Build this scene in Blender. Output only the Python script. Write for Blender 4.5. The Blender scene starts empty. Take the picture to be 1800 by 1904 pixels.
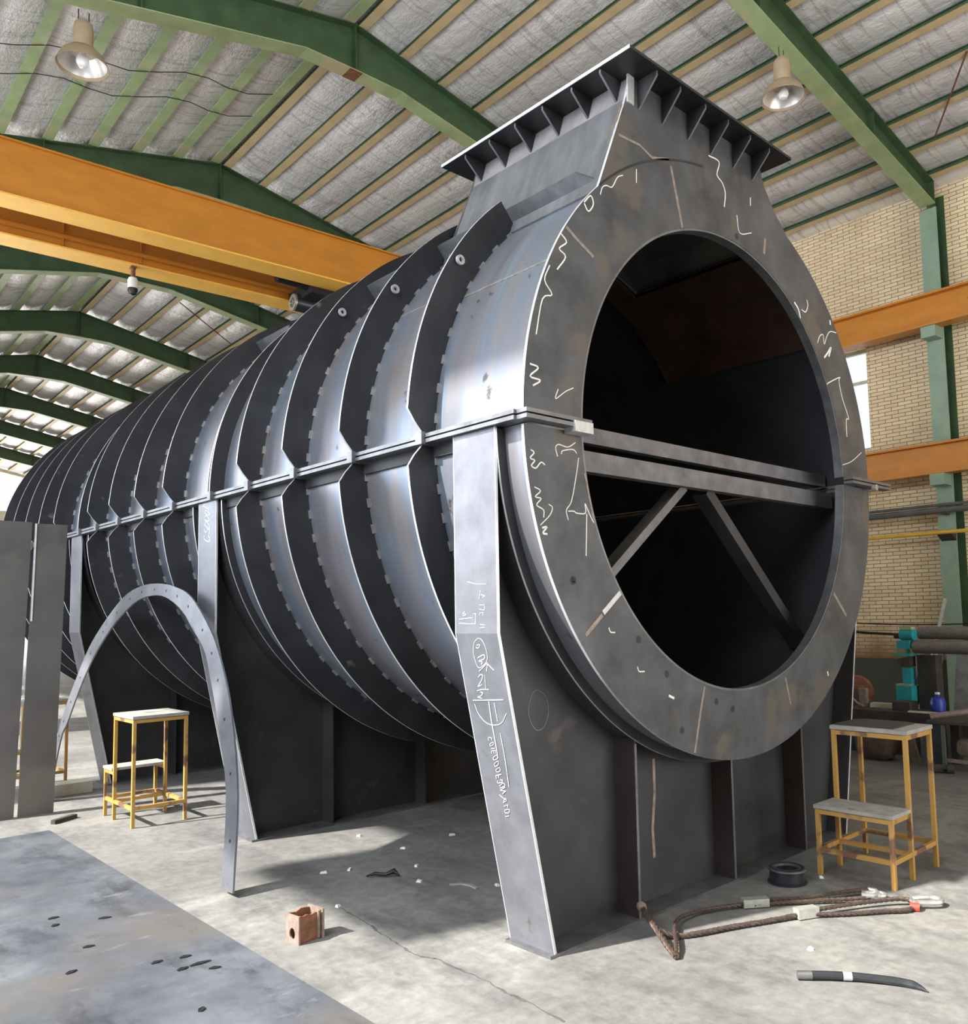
import bpy, math, random
from mathutils import Vector, Matrix
random.seed(7)
sin, cos, pi = math.sin, math.cos, math.pi
rad = math.radians
SC = bpy.context.scene
COL = SC.collection

# ---------------------------------------------------------------- camera
cam_d = bpy.data.cameras.new('camera'); cam = bpy.data.objects.new('camera', cam_d); COL.objects.link(cam)
YAW, PITCH, ROLL = 0.7668, 0.0858, -0.0205
fw = Vector((sin(YAW)*cos(PITCH), cos(YAW)*cos(PITCH), sin(PITCH)))
rt = Vector((cos(YAW), -sin(YAW), 0)); up = rt.cross(fw)
r2 = cos(ROLL)*rt + sin(ROLL)*up; u2 = -sin(ROLL)*rt + cos(ROLL)*up
M = Matrix((r2, u2, -fw)).transposed().to_4x4(); M.translation = Vector((-4.1467, -2.6159, 1.5178))
cam.matrix_world = M
cam_d.sensor_fit = 'HORIZONTAL'; cam_d.sensor_width = 36; cam_d.lens = 1575.0/1800*36
cam_d.shift_x = (900-990.8)/1800; cam_d.shift_y = (1007.9-952)/1800
cam_d.clip_end = 300
SC.camera = cam
# ---------------------------------------------------------------- world, sun, daylight, exposure
SC.view_settings.view_transform = 'Standard'; SC.view_settings.look = 'None'
SC.view_settings.gamma = 1; SC.view_settings.exposure = 0.0
SC.view_settings.use_curve_mapping = False
W = bpy.data.worlds.new('sky'); SC.world = W; W.use_nodes = True
bg = W.node_tree.nodes['Background']; bg.inputs[0].default_value = (.86, .93, 1, 1); bg.inputs[1].default_value = 1.15
def area(name, loc, target, sx, sy, power, col):
    l = bpy.data.lights.new(name, 'AREA'); l.shape = 'RECTANGLE'; l.size = sx; l.size_y = sy; l.energy = power; l.color = col
    o = bpy.data.objects.new(name, l); COL.objects.link(o); o.location = loc
    o.rotation_euler = (Vector(target)-Vector(loc)).to_track_quat('-Z', 'Y').to_euler()
    return o
sl = bpy.data.lights.new('sun', 'SUN'); sl.energy = 14; sl.angle = rad(1.4); sl.color = (1, .95, .86)
so = bpy.data.objects.new('sun', sl); COL.objects.link(so)
SA, SE = rad(15), rad(42)
so.rotation_euler = Vector((cos(SA)*cos(SE), -sin(SA)*cos(SE), -sin(SE))).to_track_quat('-Z', 'Y').to_euler()
# area lamps added at the hall openings, tilted to brighten ceiling and right wall
area('daylight_left_bay', (-6.3, .3, 5.2), (8, 2.6, 6.2), 5.0, 3.2, 640, (.88, .94, 1))
area('daylight_left_bay_far', (-6.1, 9.0, 4.4), (8, 8.0, 7.2), 7.0, 4.0, 640, (.88, .94, 1))
area('front_fill', (1.8, -9.7, 2.4), (1.8, -2.0, 8.0), 8.4, 4.6, 760, (1, .97, .93))  # fill light added behind the camera; the door is made up
area('daylight_far_door', (2.4, 42.5, 2.6), (1.5, 20, 8.0), 9.0, 4.6, 2000, (1, .98, .95))

# ---------------------------------------------------------------- materials
def new_mat(name):
    m = bpy.data.materials.new(name); m.use_nodes = True
    nt = m.node_tree; return m, nt, nt.nodes['Principled BSDF']
def noise(nt, scale, detail=5, rough=.6, vec=None, sc3=None):
    n = nt.nodes.new('ShaderNodeTexNoise'); n.inputs['Scale'].default_value = scale
    n.inputs['Detail'].default_value = detail; n.inputs['Roughness'].default_value = rough
    tc = nt.nodes.new('ShaderNodeTexCoord')
    if sc3:
        mp = nt.nodes.new('ShaderNodeMapping'); mp.inputs['Scale'].default_value = sc3
        nt.links.new(tc.outputs['Object'], mp.inputs['Vector']); nt.links.new(mp.outputs[0], n.inputs['Vector'])
    else: nt.links.new(tc.outputs['Object'], n.inputs['Vector'])
    return n
def ramp(nt, fac, stops):
    r = nt.nodes.new('ShaderNodeValToRGB'); nt.links.new(fac, r.inputs[0])
    e = r.color_ramp.elements
    while len(e) < len(stops): e.new(.5)
    for k, (p, c) in enumerate(stops):
        e[k].position = p; e[k].color = (*c, 1) if len(c) == 3 else c
    return r
def mix(nt, fac, a, b, blend='MIX'):
    m = nt.nodes.new('ShaderNodeMix'); m.data_type = 'RGBA'; m.blend_type = blend
    for s, v in ((m.inputs[0], fac), (m.inputs[6], a), (m.inputs[7], b)):
        if hasattr(v, 'is_linked'): nt.links.new(v, s)
        elif isinstance(v, (int, float)): s.default_value = v
        else: s.default_value = (*v, 1)
    return m.outputs[2]
def bump(nt, bsdf, h, strength=.2, dist=.01):
    b = nt.nodes.new('ShaderNodeBump'); b.inputs['Strength'].default_value = strength; b.inputs['Distance'].default_value = dist
    nt.links.new(h, b.inputs['Height']); nt.links.new(b.outputs[0], bsdf.inputs['Normal'])
def simple(name, c, rough=.5, metal=0., var=.25, scale=6, c2=None, sc3=None, bmp=0, spots=None):
    m, nt, b = new_mat(name)
    n = noise(nt, scale, 6, .62, sc3=sc3)
    lo = tuple(x*(1-var) for x in c); hi = c2 or tuple(min(1, x*(1+var)) for x in c)
    col = ramp(nt, n.outputs['Fac'], [(.3, lo), (.7, hi)]).outputs[0]
    if spots:
        n2 = noise(nt, spots[1], 3, .5); s = ramp(nt, n2.outputs['Fac'], [(spots[2], (0, 0, 0)), (spots[2]+.06, (1, 1, 1))])
        col = mix(nt, s.outputs[0], col, spots[0])
    nt.links.new(col, b.inputs['Base Color'])
    b.inputs['Roughness'].default_value = rough; b.inputs['Metallic'].default_value = metal
    if bmp: bump(nt, b, n.outputs['Fac'], bmp, .01)
    return m
MT = {}
def shell_mat():
    m, nt, b = new_mat('blue_grey_mill_scale')
    n = noise(nt, 1.6, 4, .55, sc3=(.35, 2.6, .35)); n2 = noise(nt, 1.3, 5, .6); n3 = noise(nt, 9, 4, .6)
    c = ramp(nt, n.outputs['Fac'], [(.30, (.225, .24, .275)), (.45, (.32, .31, .345)), (.55, (.255, .30, .38)), (.72, (.36, .40, .45))]).outputs[0]
    w = ramp(nt, n2.outputs['Fac'], [(.55, (0, 0, 0)), (.75, (.8, .8, .8))]).outputs[0]
    c = mix(nt, w, c, (.27, .23, .19))
    d = ramp(nt, n3.outputs['Fac'], [(.66, (0, 0, 0)), (.72, (1, 1, 1))]).outputs[0]
    c = mix(nt, d, c, (.12, .11, .115))
    nt.links.new(c, b.inputs['Base Color']); b.inputs['Roughness'].default_value = .4; b.inputs['Metallic'].default_value = .75
    return m
MT['shell'] = shell_mat()
MT['rib'] = simple('dark_mill_scale', (.045, .045, .05), .5, .5, .3, 3, spots=((.16, .16, .165), 7, .72))
MT['face'] = simple('grey_mill_scale_face', (.096, .098, .106), .48, .45, .42, 3.2, bmp=.06, spots=((.135, .12, .105), 2.6, .57))
MT['neckp'] = simple('dull_grey_plate', (.19, .19, .205), .45, .5, .35, 3, sc3=(1, 2, .6))
MT['collar'] = simple('pale_collar_plate', (.30, .28, .285), .5, .4, .25, 6)
MT['stiff'] = simple('brown_black_stiffener', (.040, .030, .028), .55, .3, .3, 4)
MT['upright'] = simple('upright_plate_scale', (.125, .118, .118), .5, .4, .25, 1.6, spots=((.15, .145, .13), 1.2, .55))
MT['brace'] = simple('brace_mill_scale', (.17, .165, .175), .5, .4, .3, 8)
MT['inside'] = simple('shaded_inner_shell', (.034, .036, .043), .6, .4, .3, 3)  # inner faces darkened to paint in the shade inside the drum
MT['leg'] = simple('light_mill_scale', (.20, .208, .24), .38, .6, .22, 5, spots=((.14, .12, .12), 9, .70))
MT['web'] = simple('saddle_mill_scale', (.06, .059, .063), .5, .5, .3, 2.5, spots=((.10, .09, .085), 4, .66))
MT['edge'] = simple('bright_cut_edge', (.74, .75, .79), .38, .5, .15, 20)
MT['rail'] = simple('flange_steel', (.22, .225, .24), .4, .75, .3, 8)
MT['inner'] = simple('dark_reddish_steel', (.06, .03, .022), .6, .3, .4, 3)  # dark red-brown; in the throat it stands in for shade
MT['chalk'] = simple('white_chalk', (.78, .78, .76), .9, 0, .1, 60)
MT['ground'] = simple('ground_weld_seam', (.30, .245, .21), .5, .4, .35, 30)
MT['bare'] = simple('bare_ground_steel', (.62, .62, .63), .4, .6, .2, 40)
MT['stitch'] = simple('weld_bead', (.42, .40, .38), .4, .7, .3, 40)
MT['green'] = simple('green_paint', (.05, .095, .042), .5, 0, .25, 3, spots=((.10, .07, .035), 5, .70))
MT['lgreen'] = simple('pale_green_paint', (.32, .40, .20), .55, 0, .2, 3, spots=((.42, .38, .22), 1.5, .58))
MT['tan'] = simple('tan_primer', (.62, .48, .27), .55, 0, .12, 4)
MT['yellow'] = simple('orange_yellow_paint', (.55, .21, .022), .42, 0, .12, 2.5, sc3=(1, 1, 3), spots=((.30, .10, .02), 6, .74))
MT['yflange'] = simple('underlit_flange_yellow', (.95, .50, .08), .42, 0, .1, 3)  # crane yellow lightened to paint in the light from below
MT['ystool'] = simple('worn_yellow_paint', (.50, .27, .035), .55, 0, .15, 6, c2=(.42, .25, .10), spots=((.17, .085, .045), 6, .54))
MT['rustd'] = simple('dark_rusty_sack', (.09, .06, .04), .9, 0, .4, 9)
MT['board'] = simple('worn_step_board', (.30, .29, .27), .7, 0, .25, 12, spots=((.14, .13, .12), 8, .64))
MT['column'] = simple('sage_green_paint', (.25, .35, .26), .5, 0, .15, 3)
MT['rust'] = simple('rusty_steel', (.20, .085, .045), .75, .2, .4, 25, bmp=.2)
MT['rustl'] = simple('grey_rust_steel', (.26, .20, .17), .65, .3, .3, 25)
MT['rope'] = simple('oily_wire_rope', (.085, .06, .05), .55, .5, .4, 60)
MT['zinc'] = simple('zinc_plate', (.55, .56, .54), .35, .8, .15, 20)
MT['alu'] = simple('ferrule_aluminium', (.45, .46, .42), .5, .6, .2, 30)
MT['red'] = simple('red_paint', (.65, .05, .03), .5, 0, .1, 20)
MT['black'] = simple('black_steel', (.02, .02, .023), .45, .3, .3, 10)
MT['darkpipe'] = simple('dark_pipe_steel', (.05, .055, .065), .35, .6, .3, 12)
MT['teal'] = simple('teal_machine_paint', (.02, .30, .33), .45, 0, .15, 8)
MT['roll'] = simple('worn_roll_steel', (.24, .21, .20), .5, .5, .3, 8, sc3=(1, 6, 6))
MT['dark'] = simple('grimy_steel', (.05, .045, .043), .7, .2, .4, 8)
MT['cream'] = simple('cream_paint', (.60, .56, .45), .6, 0, .15, 9)
MT['sack'] = simple('dusty_sack', (.20, .16, .12), .9, 0, .35, 7, bmp=.3)
MT['blue'] = simple('blue_plastic', (.02, .05, .40), .4, 0, .2, 8)
MT['white'] = simple('white_plastic', (.75, .75, .75), .4, 0, .05, 8)
MT['lampbody'] = simple('dusty_lamp_housing', (.40, .30, .20), .6, .1, .15, 8)
MT['lampin'] = simple('lamp_reflector', (.75, .72, .70), .3, .6, .1, 8)
MT['glassw'] = simple('lamp_bulb_glass', (.85, .85, .82), .15, 0, .03, 5)
MT['ypipe'] = simple('yellow_gas_pipe', (.70, .42, .05), .45, 0, .1, 6)
MT['gpipe'] = simple('grey_conduit', (.12, .125, .115), .5, .2, .2, 6)
MT['crack'] = simple('crack_filler', (.075, .073, .072), .9, 0, .3, 20)
MT['chalkd'] = simple('faint_chalk', (.46, .47, .50), .9, 0, .15, 40)
MT['chip'] = simple('pale_chip', (.66, .65, .62), .7, 0, .1, 30)

# steel plate lying on the floor: blue grey mill scale, scuffed
def plate_mat():
    m, nt, b = new_mat('scuffed_blue_plate')
    n = noise(nt, 1.3, 8, .7); n2 = noise(nt, 3.4, 9, .75, sc3=(1, .5, 1)); n3 = noise(nt, 1.0, 4, .55); n4 = noise(nt, 7, 7, .7, sc3=(.5, 1.2, 1))
    c = ramp(nt, n.outputs['Fac'], [(.32, (.062, .07, .088)), (.5, (.105, .118, .142)), (.68, (.17, .185, .21))]).outputs[0]
    w = ramp(nt, n3.outputs['Fac'], [(.52, (0, 0, 0)), (.66, (.8, .8, .8))]).outputs[0]
    c = mix(nt, w, c, (.135, .122, .113))
    d = ramp(nt, n2.outputs['Fac'], [(.52, (0, 0, 0)), (.66, (.85, .85, .85))]).outputs[0]
    c = mix(nt, d, c, (.045, .048, .06))
    e = ramp(nt, n4.outputs['Fac'], [(.60, (0, 0, 0)), (.70, (.7, .7, .7))]).outputs[0]
    c = mix(nt, e, c, (.21, .22, .235))
    nt.links.new(c, b.inputs['Base Color']); b.inputs['Roughness'].default_value = .45; b.inputs['Metallic'].default_value = .25
    bump(nt, b, n2.outputs['Fac'], .1, .01)
    return m
MT['plate'] = plate_mat()

def floor_mat():
    m, nt, b = new_mat('worn_concrete')
    n = noise(nt, .55, 8, .66); n2 = noise(nt, 2.6, 9, .74, sc3=(1, .4, 1)); n3 = noise(nt, 16, 6, .65); n4 = noise(nt, 1.4, 6, .6, sc3=(.5, 1.3, 1))
    c = ramp(nt, n.outputs['Fac'], [(.32, (.118, .117, .114)), (.5, (.17, .168, .163)), (.66, (.226, .222, .211))]).outputs[0]
    d = ramp(nt, n2.outputs['Fac'], [(.47, (0, 0, 0)), (.66, (.85, .85, .85))]).outputs[0]
    c = mix(nt, d, c, (.08, .08, .085))
    e = ramp(nt, n4.outputs['Fac'], [(.56, (0, 0, 0)), (.68, (.7, .7, .7))]).outputs[0]
    c = mix(nt, e, c, (.262, .256, .238))
    s = ramp(nt, n3.outputs['Fac'], [(.35, (.80, .80, .80)), (.65, (1.12, 1.12, 1.12))]).outputs[0]
    c = mix(nt, 1.0, c, s, 'MULTIPLY')
    nt.links.new(c, b.inputs['Base Color']); b.inputs['Roughness'].default_value = .68
    bump(nt, b, n2.outputs['Fac'], .15, .01)
    return m
MT['floor'] = floor_mat()

def brick_mat():
    m, nt, b = new_mat('cream_brick_wall')
    tc = nt.nodes.new('ShaderNodeTexCoord'); sp = nt.nodes.new('ShaderNodeSeparateXYZ'); nt.links.new(tc.outputs['Object'], sp.inputs[0])
    cb = nt.nodes.new('ShaderNodeCombineXYZ'); nt.links.new(sp.outputs['Y'], cb.inputs[0]); nt.links.new(sp.outputs['Z'], cb.inputs[1])
    br = nt.nodes.new('ShaderNodeTexBrick'); nt.links.new(cb.outputs[0], br.inputs['Vector'])
    br.inputs['Scale'].default_value = 1; br.inputs['Brick Width'].default_value = .205; br.inputs['Row Height'].default_value = .056
    br.inputs['Mortar Size'].default_value = .0052; br.inputs['Mortar Smooth'].default_value = .2; br.inputs['Bias'].default_value = 0
    br.inputs['Color1'].default_value = (.95, .79, .52, 1); br.inputs['Color2'].default_value = (.84, .66, .41, 1)
    br.inputs['Mortar'].default_value = (.23, .18, .125, 1)
    n = noise(nt, .8, 4, .6); s = ramp(nt, n.outputs['Fac'], [(.3, (.82, .80, .78)), (.7, (1.1, 1.1, 1.1))]).outputs[0]
    c = mix(nt, 1.0, br.outputs['Color'], s, 'MULTIPLY')
    # soot and rust staining along the foot of the wall
    n5 = noise(nt, 2.0, 4, .6)
    ad = nt.nodes.new('ShaderNodeMath'); ad.operation = 'MULTIPLY_ADD'; ad.inputs[1].default_value = .5; nt.links.new(n5.outputs['Fac'], ad.inputs[0]); nt.links.new(sp.outputs['Z'], ad.inputs[2])
    st = ramp(nt, ad.outputs[0], [(0, (1, 1, 1)), (1, (0, 0, 0))])
    mr = nt.nodes.new('ShaderNodeMapRange'); mr.inputs[1].default_value = 1.0; mr.inputs[2].default_value = 1.55; mr.inputs[3].default_value = 1; mr.inputs[4].default_value = 0
    nt.links.new(ad.outputs[0], mr.inputs[0])
    c = mix(nt, mr.outputs[0], c, (.24, .135, .06))
    mr2 = nt.nodes.new('ShaderNodeMath'); mr2.operation = 'LESS_THAN'; mr2.inputs[1].default_value = .76; nt.links.new(sp.outputs['Z'], mr2.inputs[0])
    c = mix(nt, mr2.outputs[0], c, (.075, .075, .06))     # painted dado
    nt.links.new(c, b.inputs['Base Color']); b.inputs['Roughness'].default_value = .8
    bump(nt, b, br.outputs['Fac'], -.35, .012)
    return m
MT['brick'] = brick_mat()

def foil_mat():
    m, nt, b = new_mat('crinkled_silver_foil')
    n = noise(nt, 9, 7, .7, sc3=(1, .5, 1)); n2 = noise(nt, 1.2, 5, .6); n3 = noise(nt, 2.4, 2, .5, sc3=(.25, 2.2, .25))
    c = ramp(nt, n2.outputs['Fac'], [(.3, (.80, .765, .755)), (.7, (.96, .935, .925))]).outputs[0]
    d = ramp(nt, n3.outputs['Fac'], [(.5, (0, 0, 0)), (.53, (.38, .36, .35)), (.56, (0, 0, 0))]).outputs[0]
    c = mix(nt, d, c, (.17, .15, .14))
    nt.links.new(c, b.inputs['Base Color']); b.inputs['Roughness'].default_value = .36; b.inputs['Metallic'].default_value = .35
    bump(nt, b, n.outputs['Fac'], .8, .05)
    return m
MT['foil'] = foil_mat()

# ---------------------------------------------------------------- mesh builder
class MB:
    def __init__(s): s.v = []; s.f = []; s.m = []
    def add(s, vs, fs, mi=0):
        k = len(s.v); s.v += [tuple(v) for v in vs]; s.f += [tuple(k+i for i in f) for f in fs]
        s.m += (list(mi) if isinstance(mi, (list, tuple)) else [mi]*len(fs)); return s
    def box(s, a, b, mi=0, mt=None):
        (x0, y0, z0), (x1, y1, z1) = a, b
        vs = [Vector(p) for p in ((x0,y0,z0),(x1,y0,z0),(x1,y1,z0),(x0,y1,z0),(x0,y0,z1),(x1,y0,z1),(x1,y1,z1),(x0,y1,z1))]
        if mt: vs = [mt @ v for v in vs]
        return s.add(vs, [(0,3,2,1),(4,5,6,7),(0,1,5,4),(1,2,6,5),(2,3,7,6),(3,0,4,7)], mi)
    def bar(s, p, q, w, h, mi=0, upv=(0, 0, 1)):     # rectangular bar from p to q
        p, q = Vector(p), Vector(q); d = (q-p).normalized(); u = Vector(upv)
        if abs(d.dot(u)) > .98: u = Vector((0, 1, 0))
        sd = d.cross(u).normalized(); u = sd.cross(d).normalized()
        vs = [c+sd*(w/2*i)+u*(h/2*j) for c in (p, q) for i, j in ((-1,-1),(1,-1),(1,1),(-1,1))]
        return s.add(vs, [(0,1,2,3),(7,6,5,4),(0,4,5,1),(1,5,6,2),(2,6,7,3),(3,7,4,0)], mi)
    def prism(s, pts, ax, a, b, mi=0, mie=None):     # polygon (2D) extruded along axis ax from a to b
        n = len(pts)
        def P(p, t): return (t, p[0], p[1]) if ax == 0 else (p[0], t, p[1]) if ax == 1 else (p[0], p[1], t)
        vs = [P(p, a) for p in pts]+[P(p, b) for p in pts]
        fs = [tuple(range(n)), tuple(range(2*n-1, n-1, -1))]+[(i, n+i, n+(i+1) % n, (i+1) % n) for i in range(n)]
        return s.add(vs, fs, [mi, mi]+[mi if mie is None else mie]*n)
    def tube(s, pts, r, n=10, mi=0, closed=False):
        pts = [Vector(p) for p in pts]; N = len(pts); rs = r if isinstance(r, (list, tuple)) else [r]*N
        vs = []; prev = None
        for i, p in enumerate(pts):
            if closed: d = pts[(i+1) % N]-pts[i-1]
            else: d = pts[min(i+1, N-1)]-pts[max(i-1, 0)]
            d.normalize()
            if prev is None:
                a = Vector((0, 0, 1)) if abs(d.z) < .9 else Vector((1, 0, 0)); u = d.cross(a).normalized()
            else:
                u = prev-d*prev.dot(d); u.normalize()
            prev = u; w = d.cross(u)
            vs += [p+(u*cos(2*pi*k/n)+w*sin(2*pi*k/n))*rs[i] for k in range(n)]
        fs = []
        for i in range(N if closed else N-1):
            j = (i+1) % N
            fs += [(i*n+k, i*n+(k+1) % n, j*n+(k+1) % n, j*n+k) for k in range(n)]
        if not closed: fs += [tuple(range(n-1, -1, -1)), tuple((N-1)*n+k for k in range(n))]
        return s.add(vs, fs, mi)
    def lathe(s, prof, n=24, mi=0, c=(0, 0, 0), mt=None):   # profile of (r, z)
        vs = []; c = Vector(c)
        for r, z in prof: vs += [Vector((r*cos(2*pi*k/n), r*sin(2*pi*k/n), z)) for k in range(n)]
        vs = [(mt @ v if mt else v)+c for v in vs]
        fs = []
        for i in range(len(prof)-1): fs += [(i*n+k, i*n+(k+1) % n, (i+1)*n+(k+1) % n, (i+1)*n+k) for k in range(n)]
        return s.add(vs, fs, mi)
    def ring(s, r0, r1, y0, y1, a0, a1, n, zc, mi=0, mrim=None, mend=None, minr=None):
        # annular sector in the xz plane about (0, zc), thick along y; r0 / r1 numbers or functions of angle
        f0 = r0 if callable(r0) else (lambda a: r0); f1 = r1 if callable(r1) else (lambda a: r1)
        vs = []
        for i in range(n+1):
            a = a0+(a1-a0)*i/n; ca, sa = cos(a), sin(a)
            p, q = f0(a), f1(a)
            vs += [(p*ca, y0, zc+p*sa), (q*ca, y0, zc+q*sa), (q*ca, y1, zc+q*sa), (p*ca, y1, zc+p*sa)]
        fs = []; ms = []; mr = mi if mrim is None else mrim
        for i in range(n):
            k = 4*i; j = k+4
            fs += [(k, k+1, j+1, j), (k+1, k+2, j+2, j+1), (k+2, k+3, j+3, j+2), (k+3, k, j, j+3)]; ms += [mi, mr, mi, mi if minr is None else minr]
        me = mi if mend is None else mend
        fs += [(0, 3, 2, 1), (4*n, 4*n+1, 4*n+2, 4*n+3)]; ms += [me, me]
        return s.add(vs, fs, ms)
    def ribbon(s, pts, w, nrm, t=.0012, mi=0):       # flat stroke along 3D points lying on a surface with normal nrm
        nrm = Vector(nrm).normalized(); P = []
        for p in pts:
            p = Vector(p)
            if not P or (p-P[-1]).length > 1e-4: P.append(p)
        N = len(P); vs = []
        if N < 2: return s
        for i in range(N):
            d = P[min(i+1, N-1)]-P[max(i-1, 0)]
            if d.length < 1e-6: d = P[i]-P[i-1]
            d.normalize(); sd = d.cross(nrm)*(w/2); c = P[i]+nrm*.0006
            vs += [c-sd, c+sd, c+sd+nrm*t, c-sd+nrm*t]
        fs = [(0, 3, 2, 1), (4*N-4, 4*N-3, 4*N-2, 4*N-1)]
        for i in range(N-1):
            k = 4*i; fs += [(k, k+1, k+5, k+4), (k+1, k+2, k+6, k+5), (k+2, k+3, k+7, k+6), (k+3, k, k+4, k+7)]
        return s.add(vs, fs, mi)
    def build(s, name, mats, parent=None, smooth=False, loc=None, rz=0):
        me = bpy.data.meshes.new(name); me.from_pydata(s.v, [], s.f)
        if not isinstance(mats, (list, tuple)): mats = [mats]
        for m in mats: me.materials.append(MT[m] if isinstance(m, str) else m)
        me.polygons.foreach_set('material_index', s.m)
        if smooth:
            me.polygons.foreach_set('use_smooth', [True]*len(me.polygons))
            try: me.set_sharp_from_angle(angle=rad(35))
            except Exception: pass
        me.validate(); me.update()
        # consistent outward normals
        import bmesh
        bm = bmesh.new(); bm.from_mesh(me); bmesh.ops.recalc_face_normals(bm, faces=bm.faces); bm.to_mesh(me); bm.free()
        o = bpy.data.objects.new(name, me); COL.objects.link(o)
        if parent: o.parent = parent
        if loc is not None: o.location = loc
        o.rotation_euler = (0, 0, rz)
        return o
def tag(o, label=None, cat=None, group=None, kind=None):
    for k, v in (('label', label), ('category', cat), ('group', group), ('kind', kind)):
        if v: o[k] = v
    return o
def thing(name, label, cat, loc=(0, 0, 0), rz=0, group=None):
    o = bpy.data.objects.new(name, None); COL.objects.link(o); o.location = loc; o.rotation_euler = (0, 0, rz)
    o.empty_display_size = .1
    return tag(o, label, cat, group)
def copy_tree(o, parent=None):
    c = o.copy(); COL.objects.link(c)
    if parent: c.parent = parent
    for ch in list(o.children): copy_tree(ch, c)
    return c

# ================================================================ THE HALL (own axes u across, v along; turned 2 degrees to the drum)
BA = rad(2)
def hall(name, mb, mats, kind='structure', smooth=False):
    o = mb.build(name, mats, None, smooth, rz=-BA)
    if kind: o['kind'] = kind
    return o
def H(u, v, z=0): return Vector((u*cos(BA)+v*sin(BA), -u*sin(BA)+v*cos(BA), z))
UR, ZR, SL = 1.22, 9.13, .213            # ridge position, purlin underside at ridge, slope
UE, UL = 8.45, -6.0                      # wall faces
V0, V1 = -9.5, 42
def zroof(u): return ZR-SL*abs(u-UR)
hall('floor', MB().box((UL-.3, V0, -.2), (UE+.3, V1, 0)), 'floor')
# right wall of brick with a window opening, brick split round the opening
wy0, wy1, wz0, wz1 = 3.32, 5.2, 3.95, 5.56
w = MB()
w.box((UE, V0, 0), (UE+.3, wy0, 7.75)); w.box((UE, wy1, 0), (UE+.3, V1, 7.75))
w.box((UE, wy0, 0), (UE+.3, wy1, wz0)); w.box((UE, wy0, wz1), (UE+.3, wy1, 7.75))
hall('wall_right', w, 'brick')
w = MB(); fr = .05
for a, b in (((wy0, wz0), (wy1, wz0+fr)), ((wy0, wz1-fr), (wy1, wz1)), ((wy0, wz0), (wy0+fr, wz1)), ((wy1-fr, wz0), (wy1, wz1)), ((wy0, 5.03), (wy1, 5.07)), ((4.24, wz0), (4.28, wz1))):
    w.box((UE+.1, a[0], a[1]), (UE+.16, b[0], b[1]))
hall('window_1', w, 'cream')
# unseen left wall: brick piers and head, open bays shaped to place sun patches
w = MB()
bays = ((-2.6, 1.75, .0, 6.9), (1.75, 3.4, .0, 4.08), (3.4, 6.6, .6, 5.1), (7.4, 12.0, 1.0, 6.4), (14, 20, 1.0, 6.4), (22, 28, 1.0, 6.4), (30, 36, 1.0, 6.4))
v = V0
for a, b, z0, z1 in bays:
    w.box((UL-.25, v, 0), (UL, a, 7.6)) if a > v+.01 else None; w.box((UL-.25, a, 0), (UL, b, z0)) if z0 > 0 else None; w.box((UL-.25, a, z1), (UL, b, 7.6)); v = b
w.box((UL-.25, v, 0), (UL, V1, 7.6)); hall('wall_left', w, 'brick')
# far gable wall with a tall open door
w = MB()
w.box((UL, V1, 0), (-3.6, V1+.25, 7.6)); w.box((6.6, V1, 0), (UE, V1+.25, 7.6)); w.box((-3.6, V1, 5.6), (6.6, V1+.25, 6.75))
w.prism([(UL, 7.6), (-3.6, 7.6), (-3.6, 8.05), (UR, 9.0), (6.0, 8.05), (6.6, 7.6), (UE, 7.6), (UR, 9.2)], 1, V1, V1+.25)
hall('wall_back', w, 'cream')
# ceiling of foil faced insulation, sagging a little between the purlins
PS = .615
cm = MB()
def slope_sheet(sg, uend):
    us = [UR]; k = 0
    L = abs(uend-UR); nu = int(L/PS*6)
    rows = []
    vs = [V0+(V1-V0)*j/120 for j in range(121)]
    for i in range(nu+1):
        d = L*i/nu; sag = .045*math.sin(pi*((d-.1)/PS % 1.0))**2
        rows.append([(UR+sg*d, vv, ZR-SL*d+.10-sag-.012*sin(vv*7.3+d*3)) for vv in vs])
    pts = [p for r in rows for p in r]; n = len(vs)
    fs = [(i*n+j, i*n+j+1, (i+1)*n+j+1, (i+1)*n+j) for i in range(nu) for j in range(n-1)]
    top = [(p[0], p[1], p[2]+.12) for p in pts]
    cm.add(pts, fs); 
    tp = [(UR, V0, ZR+.32), (UR, V1, ZR+.32), (uend, V1, ZR-SL*L+.32), (uend, V0, ZR-SL*L+.32)]
    cm.add(tp, [(0, 1, 2, 3)])
slope_sheet(1, UE+.3); slope_sheet(-1, UL-.25)
hall('ceiling', cm, 'foil', smooth=True)

# purlins: long rails under the foil
ORD = ['first', 'second', 'third', 'fourth', 'fifth', 'sixth', 'seventh', 'eighth', 'ninth', 'tenth', 'eleventh', 'twelfth']
for sg, cnt, side in ((1, 12, 'right'), (-1, 11, 'left')):
    for k in range(cnt):
        d = .1+PS*k; u = UR+sg*d; z = ZR-SL*d
        if u > UE-.05 or u < UL+.05: continue
        p = MB()
        p.box((-.004, V0+.1, .012), (.004, V1-.1, .09), 0)                                 # web
        p.box((-.065, V0+.1, 0), (.065, V1-.1, .012), 1)                                   # bottom flange
        p.box((-.068, V0+.1, .0002), (-.064, V1-.1, .022), 0); p.box((.064, V0+.1, .0002), (.068, V1-.1, .022), 0)
        p.box((-.03, V0+.1, .08), (.03, V1-.1, .09), 0)
        tan = sg > 0
        o = p.build('roof_purlin', ['green' if tan else 'lgreen', 'tan' if tan else 'lgreen'])
        o.location = H(u, 0, z); o.rotation_euler = (0, 0, -BA)
        tag(o, '%s roof purlin on the %s slope, %s one down from the ridge' % ('tan bottomed' if tan else 'pale green', side, ORD[k]), 'purlin', 'roof purlins on the %s slope' % side)

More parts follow.
